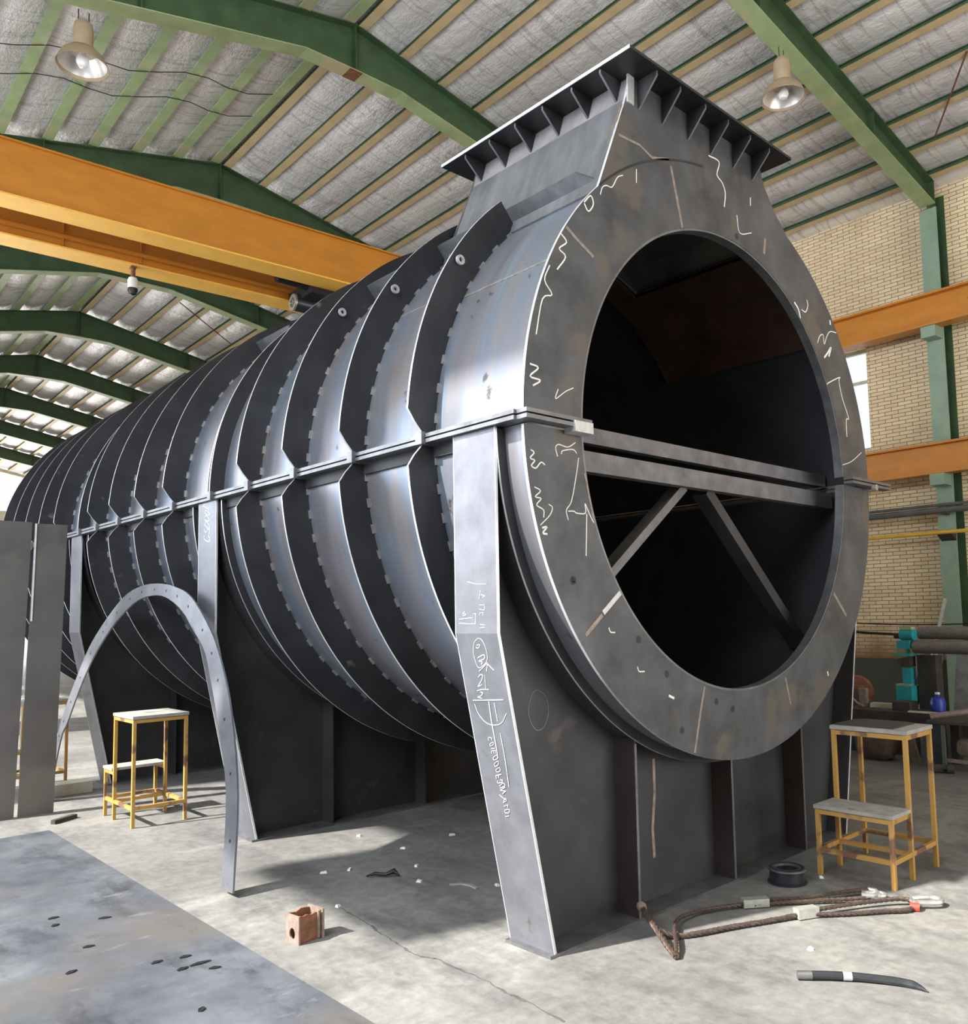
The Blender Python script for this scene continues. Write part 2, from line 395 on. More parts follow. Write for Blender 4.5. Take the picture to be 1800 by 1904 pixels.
# rafters: green portal frame beams, bottom flange pale
def rafter(vv, name_label):
    t = thing('roof_rafter', name_label, 'rafter', H(0, vv, 0), -BA, 'green roof rafters')
    def zb(u):
        d = abs(u-UR)
        return 8.5 if d < .65 else 8.5-(.187 if u > UR else .222)*(d-.65)
    us = [UL+.02, -4.6, -3.98, -2.5, -1, UR-.69, UR, UR+.69, 3, 5, UR+5.2, 7.4, UE-.27]
    topz = lambda u: zroof(u)-.002
    wb = MB(); n = len(us)
    poly = [(u, zb(u)) for u in us]+[(u, topz(u)) for u in reversed(us)]
    vs = [(x, -.006, z) for x, z in poly]+[(x, .006, z) for x, z in poly]; m = len(poly)
    fs = []
    for i in range(n-1):
        a, b, c, d = i, i+1, m-2-i, m-1-i
        fs += [(a, b, c, d), (m+d, m+c, m+b, m+a)]
    wb.add(vs, fs)
    wb.build('web', 'green', t)
    for nm, fn, off, mt in (('bottom_flange', zb, -.014, 'lgreen'), ('top_flange', topz, -.014, 'green')):
        fl = MB()
        for a, b in zip(us[:-1], us[1:]):
            vs = [(u, y, fn(u)+o) for u in (a, b) for y in (-.11, .11) for o in (off, off+.014)]
            fl.add(vs, [(0,1,3,2),(4,6,7,5),(0,4,5,1),(2,3,7,6),(0,2,6,4),(1,5,7,3)])
        fl.build(nm, mt, t)
    MB().box((UE-.285, -.11, zb(UE-.28)), (UE-.27, .11, topz(UE-.28))).build('end_plate', 'green', t)
    if vv == 6.4: MB().box((UR-.09, -.112, 8.484), (UR+.09, .112, 8.4855)).build('rust_patch', 'rust', t)
    for u in (UR, UR+2.6, UR-2.6, UR+5.2):
        st = MB().box((u-.006, -.1, zb(u)), (u+.006, .1, topz(u)-.014)); st.build('stiffener', 'green', t)
    return t
RV = [2.15]+[6.4+4.4*i for i in range(8)]
RL = ['green roof rafter at upper right, coming down to the green wall column',
      'large green roof rafter across the top, with a lamp under its left arm',
      'green roof rafter just above the orange crane girder', 'green roof rafter seen under the orange crane, behind the white camera',
      'green roof rafter, next one beyond the rafter under the crane', 'green roof rafter, second one beyond the rafter under the crane',
      'green roof rafter, third one beyond the rafter under the crane', 'green roof rafter, last but one towards the far bright door', 'green roof rafter nearest the far bright door']
for vv, lab in zip(RV, RL): rafter(vv, lab)

# column on the right wall
t = thing('wall_column', 'sage green steel column standing against the brick wall', 'column', H(UE-.31, 2.14, 0), -BA)
MB().box((0, -.12, 0), (.014, .12, 7.24)).build('front_flange', 'column', t)
MB().box((.014, -.006, 0), (.29, .006, 7.5)).build('web', 'green', t)
MB().box((.29, -.12, 0), (.305, .12, 7.5)).build('back_flange', 'green', t)

# crane runway beams on the right wall
def ibeam(mb, v0, v1, uc, zb, zt, bw, ft=.03, wt=.02, mw=0, mf=1):
    mb.box((uc-wt/2, v0, zb+ft), (uc+wt/2, v1, zt-ft), mw); mb.box((uc-bw/2, v0, zb), (uc+bw/2, v1, zb+ft), mf); mb.box((uc-bw/2, v0, zt-ft), (uc+bw/2, v1, zt), mf)
    return mb
def runway(label, u, z0, z1, bw):
    t = thing('crane_runway_beam', label, 'beam', H(u, 0, 0), -BA)
    ibeam(MB(), V0+.2, V1-.2, 0, z0, z1, bw, mw=0, mf=0).build('beam', ['yellow'], t)
    MB().box((-.1, 2.04, z0-.16), (.135, 2.24, z0-.002)).build('bracket', 'column', t)
runway('upper orange crane runway beam along the brick wall, at the window head', 8.0, 5.46, 5.93, .24)
runway('lower orange runway beam along the brick wall, below the window', 8.0, 3.36, 3.80, .20)
# pipes on the wall
# front wall behind the camera with a wide opening added to let light in
w = MB()
w.box((UL, V0-.25, 0), (-2.4, V0, 7.6)); w.box((6.0, V0-.25, 0), (UE, V0, 7.6)); w.box((-2.4, V0-.25, 4.8), (6.0, V0, 7.6))
w.prism([(UL, 7.6), (UE, 7.6), (UR, 9.2)], 1, V0-.25, V0)
hall('wall_front', w, 'cream')
t = thing('conduit_run', 'grey conduit bundle running along the brick wall under the lower orange beam', 'pipe', H(8.05, 0, 2.84), -BA)
MB().tube([(0, -9, .02), (0, 14, .02)], .045, 10).build('large_conduit', 'gpipe', t, True)
MB().tube([(-.03, -9, .09), (-.03, 14, .09)], .022, 8).build('thin_conduit', 'gpipe', t, True)
for vv in (-1.2, 2.12, 4.8): MB().box((-.07, vv-.03, -.05), (.085 if vv == 2.12 else .39, vv+.03, -.03)).build('bracket', 'dark', t)
t = thing('gas_pipe', 'thin yellow gas pipe on dark brackets along the brick wall', 'pipe', H(8.08, 0, 2.55), -BA)
MB().tube([(0, -9, 0), (0, 14, 0)], .028, 10).build('pipe', 'ypipe', t, True)
for vv in (-1.4, 2.12, 5.0): MB().prism([(-.1, -.035), (.055 if vv == 2.12 else .36, -.035), (.055 if vv == 2.12 else .36, -.12)], 1, vv-.1, vv+.1).build('bracket', 'dark', t)
def cat(p, q, sag, r, label, m='black', n=24):
    p, q = Vector(p), Vector(q)
    pts = [p.lerp(q, i/n)-Vector((0, 0, sag*4*(i/n)*(1-i/n))) for i in range(n+1)]
    o = MB().tube(pts, r, 6).build('cable', m, None, True); tag(o, label, 'cable'); return o
cat(H(8.1, 8.5, 2.2), H(8.0, .4, 1.38), .42, .010, 'thin black cable sagging across the brick wall above the rolls', n=30)
cat(H(7.9, 8.5, 2.1), H(7.7, .2, 1.18), .38, .02, 'thick black cable sagging across the brick wall just over the rolls', n=30)

# ================================================================ OVERHEAD CRANE
CK = rad(1.4); PV = H(-.6, 8.0)
def CR(u, v, z): return PV+Matrix.Rotation(-CK, 3, 'Z') @ (H(u, v, z)-PV)
ct = thing('overhead_crane', 'orange double girder overhead crane spanning the hall behind the drum', 'crane', CR(0, 0, 6.1), -BA-CK)
def girder(v0, nm='girder'):
    g = MB(); g.box((UL+.55, v0+.03, .02), (7.85, v0+.29, .62)).build(nm, 'yellow', ct)
    MB().box((UL+.5, v0-.02, 0), (7.9, v0+.34, .02)).build('bottom_flange', 'yflange', ct)
    MB().box((UL+.5, v0-.01, .62), (7.9, v0+.33, .64)).build('top_flange', 'yellow', ct)
girder(7.36); girder(8.45)
for u in (UL+.35, 7.85): MB().box((u, 6.9, -.13), (u+.25, 9.3, .12)).build('end_carriage', 'yellow', ct)
for u in (-1.6, -.7): MB().box((u-.005, 8.44, .02), (u+.005, 8.478, .66)).build('girder_stiffener', 'yellow', ct)
MB().box((UL+.55, 8.405, .12), (7.85, 8.45, .16)).build('cable_tray', 'yellow', ct)
# hoist trolley between the girders
hz = 6.1
ht = thing('crane_hoist', 'dark hoist trolley with drum wheel under the orange crane girders', 'hoist', CR(1.27, 8.065, hz), -BA-CK); ht.scale = (.72, .72, .72)
MB().box((.05, -.505, -.12), (1.1, .505, .14)).build('trolley_frame', 'black', ht)
mx = Matrix.Rotation(pi/2, 4, 'Y')
MB().lathe([(0, 0), (.15, 0), (.16, .02), (.16, .55), (0, .55)], 24, mt=mx, c=(0, .12, -.16)).build('rope_drum', 'darkpipe', ht, True)
MB().lathe([(.10, 0), (.165, 0), (.165, .04), (.10, .04), (.10, 0)], 24, mt=mx, c=(-.05, .12, -.16)).build('hand_wheel', 'zinc', ht, True)
sp = MB()
for k in range(3):
    a = k*pi/3; sp.bar((-.03, .12+.12*cos(a), -.16+.12*sin(a)), (-.03, .12-.12*cos(a), -.16-.12*sin(a)), .02, .025, upv=(1, 0, 0))
sp.build('wheel_spokes', 'zinc', ht)
MB().tube([(.05, -.3, .1), (-.55, -.3, .12)], .13, 16).build('motor', 'black', ht, True)
MB().bar((.1, .0, .12), (.1, .0, .5), .05, .05).build('limit_arm', 'black', ht)
# surveillance camera hung from the far girder
cp = CR(-.78, 8.5, 6.098)
t = thing('surveillance_camera', 'small white security camera hanging from the far crane girder', 'camera', cp, -BA); t.scale = (.85, .85, .85)
MB().box((-.04, -.04, -.03), (.04, .04, 0)).build('mount_plate', 'rust', t)
MB().tube([(0, 0, -.02), (0, 0, -.2)], .035, 12).build('stem', 'rust', t, True)
MB().lathe([(0, -.17), (.06, -.18), (.075, -.22), (.07, -.34), (0, -.34)], 18).build('housing', 'white', t, True)
MB().lathe([(.068, -.335), (.072, -.37), (.05, -.43), (0, -.45)], 18).build('dome', 'black', t, True)

# ================================================================ HIGH BAY LAMPS
def lamp(loc, label):
    t = thing('high_bay_lamp', label, 'lamp', loc, 0, 'high bay lamps under the roof')
    hk = MB()
    hk.tube([(-.05, 0, 0), (-.05, 0, -.13)], .006, 6); hk.tube([(.05, 0, 0), (.05, 0, -.13)], .006, 6); hk.tube([(-.05, 0, -.12), (.05, 0, -.12)], .008, 6)
    hk.build('hanger', 'dark', t)
    MB().lathe([(0, -.12), (.06, -.12), (.085, -.15), (.095, -.2), (.095, -.38), (.085, -.40), (0, -.40)], 24).build('gear_housing', 'lampbody', t, True)
    MB().lathe([(.08, -.41), (.14, -.43), (.20, -.49), (.24, -.58), (.25, -.60), (.243, -.60), (.232, -.575), (.19, -.497), (.13, -.44), (.08, -.425), (.08, -.41)], 32).build('reflector', ['lampbody'], t, True)
    MB().lathe([(.228, -.575), (.186, -.50), (.128, -.445), (.02, -.43)], 32).build('reflector_lining', 'lampin', t, True)
    MB().lathe([(0, -.43), (.03, -.44), (.035, -.47), (.06, -.52), (.062, -.56), (.04, -.60), (0, -.61)], 20).build('bulb', 'glassw', t, True)
    return t
lamp(H(-1.92, 6.36, 7.80), 'high bay lamp at upper left, hanging under the large green rafter')
lamp(H(4.22, 2.06, 7.87), 'high bay lamp at upper right, hanging beside the green rafter that meets the wall column')
def rod(p, q, label):
    o = MB().tube([p, q], .012, 6).build('sag_rod', 'rust'); tag(o, label, 'rod')
rod(H(2.61, 16.6, 8.82), H(4.3, 17.75, 8.46), 'thin dark roof tie rod slanting beyond the security camera')
rod(H(6.2, .79, 8.06), H(7.3, 1.64, 7.80), 'thin rusty roof tie rod in the upper right corner of the roof')
for k, dv in enumerate((8.3, 9.0)):
    pts = [H(UR-.2-i*.32, dv+.12*sin(i*1.3), zroof(UR-.2-i*.32)-.012) for i in range(15)]
    o = MB().tube(pts, .006, 6).build('roof_wire', 'black'); tag(o, ('dark wire strung under the left roof slope, nearer to the large rafter', 'dark wire strung under the left roof slope, farther from the large rafter')[k], 'wire')

# ================================================================ THE DRUM
ZC, RI, RO, RS, RR = 2.377, 1.30, 1.667, 1.645, 1.815
YE = 9.0
dr = thing('ribbed_drum', 'huge dark ribbed steel drum lying on three saddles with a square funnel on top', 'steel drum', (0, 0, 0))
AL, AR = rad(132.5), rad(66)      # funnel meets the round outline
NK = [(.726, 3.87), (.545, 4.01), (.43, 4.147), (.377, 4.285), (-.858, 4.285), (-.90, 4.15), (-1.127, 3.61)]   # funnel outline on the front plate (x, z)
def hull(a):
    if a <= AR or a >= AL: return RO
    d = (cos(a), sin(a)); best = RO
    for (x0, z0), (x1, z1) in zip(NK[:-1], NK[1:]):
        z0 -= ZC; z1 -= ZC; ex, ez = x1-x0, z1-z0; den = d[0]*ez-d[1]*ex
        if abs(den) < 1e-9: continue
        t = (x0*ez-z0*ex)/den; s_ = (x0*d[1]-z0*d[0])/den
        if -1e-6 <= s_ <= 1+1e-6 and t > 0: best = t
    return best
G0 = .012/RO
fp_u = MB().ring(RI, hull, 0, .016, .02, pi-.02, 220, ZC, 0, 1).build('upper_front_plate', ['face', 'edge'], dr)
fp_l = MB().ring(RI, RO, 0, .016, pi+.02, 2*pi-.02, 140, ZC, 0, 1).build('lower_front_plate', ['face', 'edge'], dr)
# collar ring edge round the opening
MB().ring(RI-.012, RI+.0, .002, .06, .02, pi-.02, 120, ZC, 0, 0).build('upper_mouth_lip', ['rail'], dr)
MB().ring(RI-.012, RI+.0, .002, .06, pi+.02, 2*pi-.02, 120, ZC, 0, 0).build('lower_mouth_lip', ['rail'], dr)
# shells, three sections each half, the funnel throat left open in the first
secs = [(.016, 3.12), (3.13, 6.04), (6.05, YE)]
for k, (a, b) in enumerate(secs):
    u = MB()
    if k == 0:
        u.ring(RS-.014, RS, a, 1.22, AL, pi-.015, 40, ZC, minr=2); u.ring(RS-.014, RS, a, 1.22, .015, AR, 50, ZC, minr=2)
        u.ring(RS-.014, RS, 1.22, b, .015, pi-.015, 110, ZC, minr=2)
        u.ring(RS, RS+.006, .02, .64, pi-rad(28), pi-rad(27.6), 1, ZC, 1)          # longitudinal seam
        u.ring(RS, RS+.006, .66, 1.26, pi-rad(31), pi-rad(30.6), 1, ZC, 1)
    else: u.ring(RS-.014, RS, a, b, .015, pi-.015, 110, ZC, minr=2)
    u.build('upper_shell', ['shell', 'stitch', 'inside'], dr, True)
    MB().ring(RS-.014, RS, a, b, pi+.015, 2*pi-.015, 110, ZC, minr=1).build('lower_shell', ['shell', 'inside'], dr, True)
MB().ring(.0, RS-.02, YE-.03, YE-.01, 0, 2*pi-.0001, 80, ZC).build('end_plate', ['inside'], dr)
MB().ring(RS-.05, RS-.03, .03, 1.42, rad(37), AR, 20, ZC).build('throat_shade', ['inner'], dr)  # two dark sheets standing in for the shaded opening into the funnel
MB().ring(RS-.05, RS-.03, 1.22, 1.42, AR, AL, 20, ZC).build('throat_shade', ['inner'], dr)
# ribs: each half ring a part; ends cut back to the flange
def rim(a):
    e = min(abs(a), abs(pi-a), abs(a+pi), abs(2*pi-a))*RR
    return RR if e > .13 else RR-.10*(1-max(0, (e-.02))/.11)
def stitches(mb, y, a0, a1):
    n = int((a1-a0)/.085)
    for i in range(n):
        a = a0+(i+.3)*(a1-a0)/n; mb.ring(RS, RS+.012, y-.010, y-.0005, a, a+.03, 1, ZC, 2)
TH = .013
def rib(y, a0, a1, nm):
    m = MB().ring(RS+.0005, rim, y, y+TH, a0, a1, max(8, int((a1-a0)*34)), ZC, 0, 1, 1)
    stitches(m, y, a0, a1)
    return m.build(nm, ['rib', 'edge', 'stitch'], dr)
ribs = [.65, 1.27, 1.90, 2.50, 3.07, 3.74, 4.33, 4.93, 5.50, 6.0, 6.55, 7.1, 7.65, 8.2, 8.75]
for y in ribs:
    if y in (3.07, 6.0): continue
    if y < 1.22:
        rib(y, rad(130.8), pi-.016, 'upper_rib'); rib(y, .016, AR, 'upper_rib')
    else: rib(y, .016, pi-.016, 'upper_rib')
    if y not in (3.07, 6.0): rib(y, pi+.018, 2*pi-.018, 'lower_rib')
for y in (3.06, 3.19, 6.0, 6.11): MB().ring(RS, RS+(.10 if y in (3.06, 6.0) else .06), y, y+.016, .016, pi-.016, 110, ZC, 0, 1).build('joint_ring', ['rib', 'edge'], dr)
for y in (.145, 2.98, 3.46, 5.86, 6.45): MB().ring(RS, RS+.05, y, y+.012, pi+.02, 2*pi-.02, 110, ZC, 0, 1).build('joint_ring', ['rib', 'edge'], dr)
# stiffening bars between rib tops along the funnel foot
for (y0, y1, a) in ((.035, 1.27, 130.2), (1.285, 1.9, 134.0), (3.21, 3.74, 128), (6.13, 6.55, 126)):
    aa = rad(a); c, s_ = cos(aa), sin(aa)
    p = [(RS*c, RS*s_+ZC), (1.765*c, 1.765*s_+ZC)]; tx, tz = -s_*.008, c*.008
    pl = [(p[0][0]-tx, p[0][1]-tz), (p[1][0]-tx, p[1][1]-tz), (p[1][0]+tx, p[1][1]+tz), (p[0][0]+tx, p[0][1]+tz)]
    m = MB().prism(pl, 1, y0, y1, 0)
    if y0 < .1:
        m = MB()
        # front end of the bar is snipped off at the outer corner
        for sgn in (0,):
            o_ = [(y0, RS), (y0, 1.68), (y0+.11, 1.765), (y1, 1.765), (y1, RS)]
            vs = [(r*c-tx, yy, r*s_+ZC-tz) for yy, r in o_]+[(r*c+tx, yy, r*s_+ZC+tz) for yy, r in o_]
            n = len(o_); m.add(vs, [tuple(range(n)), tuple(range(2*n-1, n-1, -1))]+[(i, n+i, n+(i+1) % n, (i+1) % n) for i in range(n)])
    m.build('longitudinal_bar', ['rail'], dr)
for (x, z, y) in ((-1.53, 3.36, .64), (-1.50, 3.40, 1.26), (-1.46, 3.45, 1.89)):      # small bright rings on the rib faces
    mt = Matrix.Translation((x+.04, y-.002, z-.03)) @ Matrix.Rotation(pi/2, 4, 'X')
    MB().lathe([(.012, 0), (.026, 0), (.026, .012), (.012, .012), (.012, 0)], 16, mt=mt).build('bright_ring', ['bare'], dr)
# horizontal joint flanges
for nm, z0, z1 in (('upper_joint_flange', ZC+.004, ZC+.022), ('lower_joint_flange', ZC-.022, ZC-.004)):
    for sg in (-1, 1):
        m = MB(); x0, x1 = sorted((sg*(RS-.012), sg*1.725)); m.box((x0, .0, z0), (x1, YE, z1))
        x0, x1 = sorted((sg*(RI-.005), sg*(1.71 if sg < 0 else 1.89))); m.box((x0, -.065, z0), (x1, .0, z1))
        if z0 < ZC:
            x0, x1 = sorted((sg*(RS+.002), sg*(RS+.016))); m.box((x0, .17, ZC-.085), (x1, YE, z0), 1)  # dark lip added in place of the shadow under the flange
        m.build(nm, ['rail', 'rib'], dr)
    if z0 > ZC:
        for sg in (-1, 1):
            for y in ribs: MB().box((sg*1.735-.012, y-.02, ZC-.03), (sg*1.735+.012, y+.03, ZC+.03)).build('flange_clamp', ['rail'], dr)
MB().box((-1.42, -.075, ZC-.045), (-1.30, -.005, ZC+.005)).build('locating_block', ['bare'], dr)
MB().tube([(1.60, -.09, ZC-.03), (1.60, -.06, ZC-.03)], .022, 10).build('flange_bolt', ['zinc'], dr, True)
# funnel: sides, back and blind top flange with gussets
YN = 1.22
nk = thing('funnel_neck', None, None); nk.parent = dr
def plate4(name, pts, nrm, t, m, par):
    n = Vector(nrm).normalized()*t; vs = [Vector(p) for p in pts]; vs = vs+[v+n for v in vs]; k = len(pts)
    return MB().add(vs, [tuple(range(k)), tuple(range(2*k-1, k-1, -1))]+[(i, k+i, k+(i+1) % k, (i+1) % k) for i in range(k)]).build(name, m, par)
for i, nm in ((0, 'right_side_plate'), (1, 'right_side_plate'), (2, 'right_side_plate'), (3, None), (4, 'collar_plate'), (5, 'sloping_side_plate')):
    if not nm: continue
    (x0, z0), (x1, z1) = NK[i], NK[i+1]
    if i == 5: z1 -= .02
    plate4(nm, [(x0, .016, z0), (x1, .016, z1), (x1, YN, z1), (x0, YN, z0)], (-(z1-z0), 0, (x1-x0)), .012, 'neckp' if i == 5 else 'collar' if i == 4 else 'face', nk)
MB().ring(RS, hull, YN, YN+.014, AR, AL, 60, ZC).build('back_plate', ['face'], nk)
FX0, FX1, FY0, FY1, FZ = -1.035, .52, -.145, 1.36, 4.286
MB().box((FX0, FY0, FZ), (FX1, FY1, FZ+.016)).build('top_flange', ['black'], nk)
eg = MB(); eg.box((FX0-.002, FY0, FZ-.001), (FX0+.001, FY1, FZ+.017)); eg.build('flange_edge', ['edge'], nk)
for y in (.06, .26, .48, .70, .92, 1.14):
    MB().prism([(-.893, 4.155), (-.860, 4.284), (FX0+.015, 4.284), (FX0+.015, 4.262)], 1, y, y+.012, 0, 1).build('gusset', ['rib', 'rail'], nk)
for x in (-.80, -.60, -.37, -.15, .08, .29):
    MB().prism([(-.001, 4.285), (-.001, 4.13), (FY0+.02, 4.262), (FY0+.02, 4.285)], 0, x, x+.012, 0, 1).build('gusset', ['rib', 'rail'], nk)
MB().bar((-.87, -.004, 4.13), (-.862, -.004, 4.285), .05, .01).build('corner_strip', ['bare'], nk)
# saddles
LEGS = []
ZK, XT, XB = 1.44, 1.70, 1.395
RP = 1.684
def pad_r(a): return RP
for k, yc in enumerate((.30, 3.20, 6.20)):
    sd = thing('saddle', None, None); sd.parent = dr
    y0, y1 = yc-.145, yc+.145
    # web with the round cut-out
    def outer(a):
        c, s_ = abs(cos(a)), sin(a); x1, x0 = XT-.014, XB-.016
        ts = []
        if s_ < -1e-6: ts.append((ZC-.012)/-s_)
        if c > 1e-6: ts.append(x1/c)
        ex, ez = x0-x1, -ZK; den = c*ez-s_*ex
        if abs(den) > 1e-9:
            tt = (x1*ez-(ZK-ZC)*ex)/den
            if tt > 0: ts.append(tt)
        return min(ts)
    corners = [math.atan2(-ZC+.012, XB-.0165), math.atan2(ZK-ZC, XT-.014)]
    a_s = -math.acos(min(1, (XT)/RP))-.002 if RP > XT else -.02
    wm = MB()
    angs = sorted(set([pi+.13+(pi-.26)*i/96 for i in range(97)]+[2*pi+c for c in corners]+[pi-c for c in corners]))
    vs = []
    for a in angs:
        for r in (RP, max(RP+.004, outer(a))):
            for yy in (yc-.006, yc+.006): vs.append((r*cos(a), yy, ZC+r*sin(a)))
    fs = []
    for i in range(len(angs)-1):
        q = 4*i; j = q+4; fs += [(q, q+2, j+2, j), (q+1, j+1, j+3, q+3), (q+2, q+3, j+3, j+2), (q, j, j+1, q+1)]
    wm.add(vs, fs).build('web_plate', ['web'], sd)
    MB().ring(RP-.014, RP, y0, y1, pi+.02, 2*pi-.02, 120, ZC, 0, 0).build('saddle_pad', ['web'], sd)
    MB().ring(RS, RP-.014, yc-.006, yc+.006, pi+.02, 2*pi-.02, 120, ZC).build('saddle_rib', ['web'], sd)
    for sg in (-1, 1):
        lg = MB()
        lg.prism([(sg*XT, ZC-.024), (sg*XT, ZK), (sg*XB, .014), (sg*(XB-.014), .014), (sg*(XT-.014), ZK+.003), (sg*(XT-.014), ZC-.024)], 1, y0, y1, 0)
        for yy in (y0-.002, y1-.001):      # ground bright long edges
            for (xa, za), (xb, zb_) in (((XT, ZC-.024), (XT, ZK)), ((XT, ZK), (XB, .014))):
                lg.bar((sg*(xa-.006), yy+.0015, za), (sg*(xb-.006), yy+.0015, zb_), .013, .004, 1, upv=(0, 1, 0))
        lf = lg.build('leg_flange', ['leg' if sg < 0 else 'web', 'edge'], sd)  # right legs use the darker steel to paint in their shade
        if sg < 0: LEGS.append(sd)
    MB().box((-XB-.03, y0-.005, 0), (XB+.03, y1+.005, .014)).build('base_plate', ['rail'], sd)
    for x in (-.79, 0.06, .86):
        zt = lambda xx: ZC-math.sqrt(max(0, (RP+.003)**2-xx*xx))
        for ya, yb in ((y0+.004, yc-.006), (yc+.006, y1-.004)):
            MB().prism([(x-.006, .014), (x+.006, .014), (x+.006, zt(x+.006)), (x-.006, zt(x-.006))], 1, ya, yb).build('web_stiffener', ['stiff' if k == 0 else 'web'], sd)
        if k == 0: MB().box((x-.008, y0+.001, .014), (x+.008, y0+.004, zt(x+.008)-.02)).build('stiffener_edge', ['rail'], sd)
# braces welded across the mouth inside
for p, q, w_, h_ in (((-1.58, .30, 2.435), (1.58, .30, 2.435), .05, .085), ((-1.58, .26, 2.285), (1.58, .26, 2.285), .06, .105),
                     ((-.12, .32, 2.24), (-1.02, .32, 1.55-.35*.0), .05, .09), ((.10, .32, 2.24), (1.17, .32, 1.28), .07, .10)):
    MB().bar(p, q, w_, h_, upv=(0, 0, 1) if p[0] < -1 else (0, 1, 0)).build('brace_bar', ['web' if w_ > .05 and p[0] > 0 else 'brace'], dr)
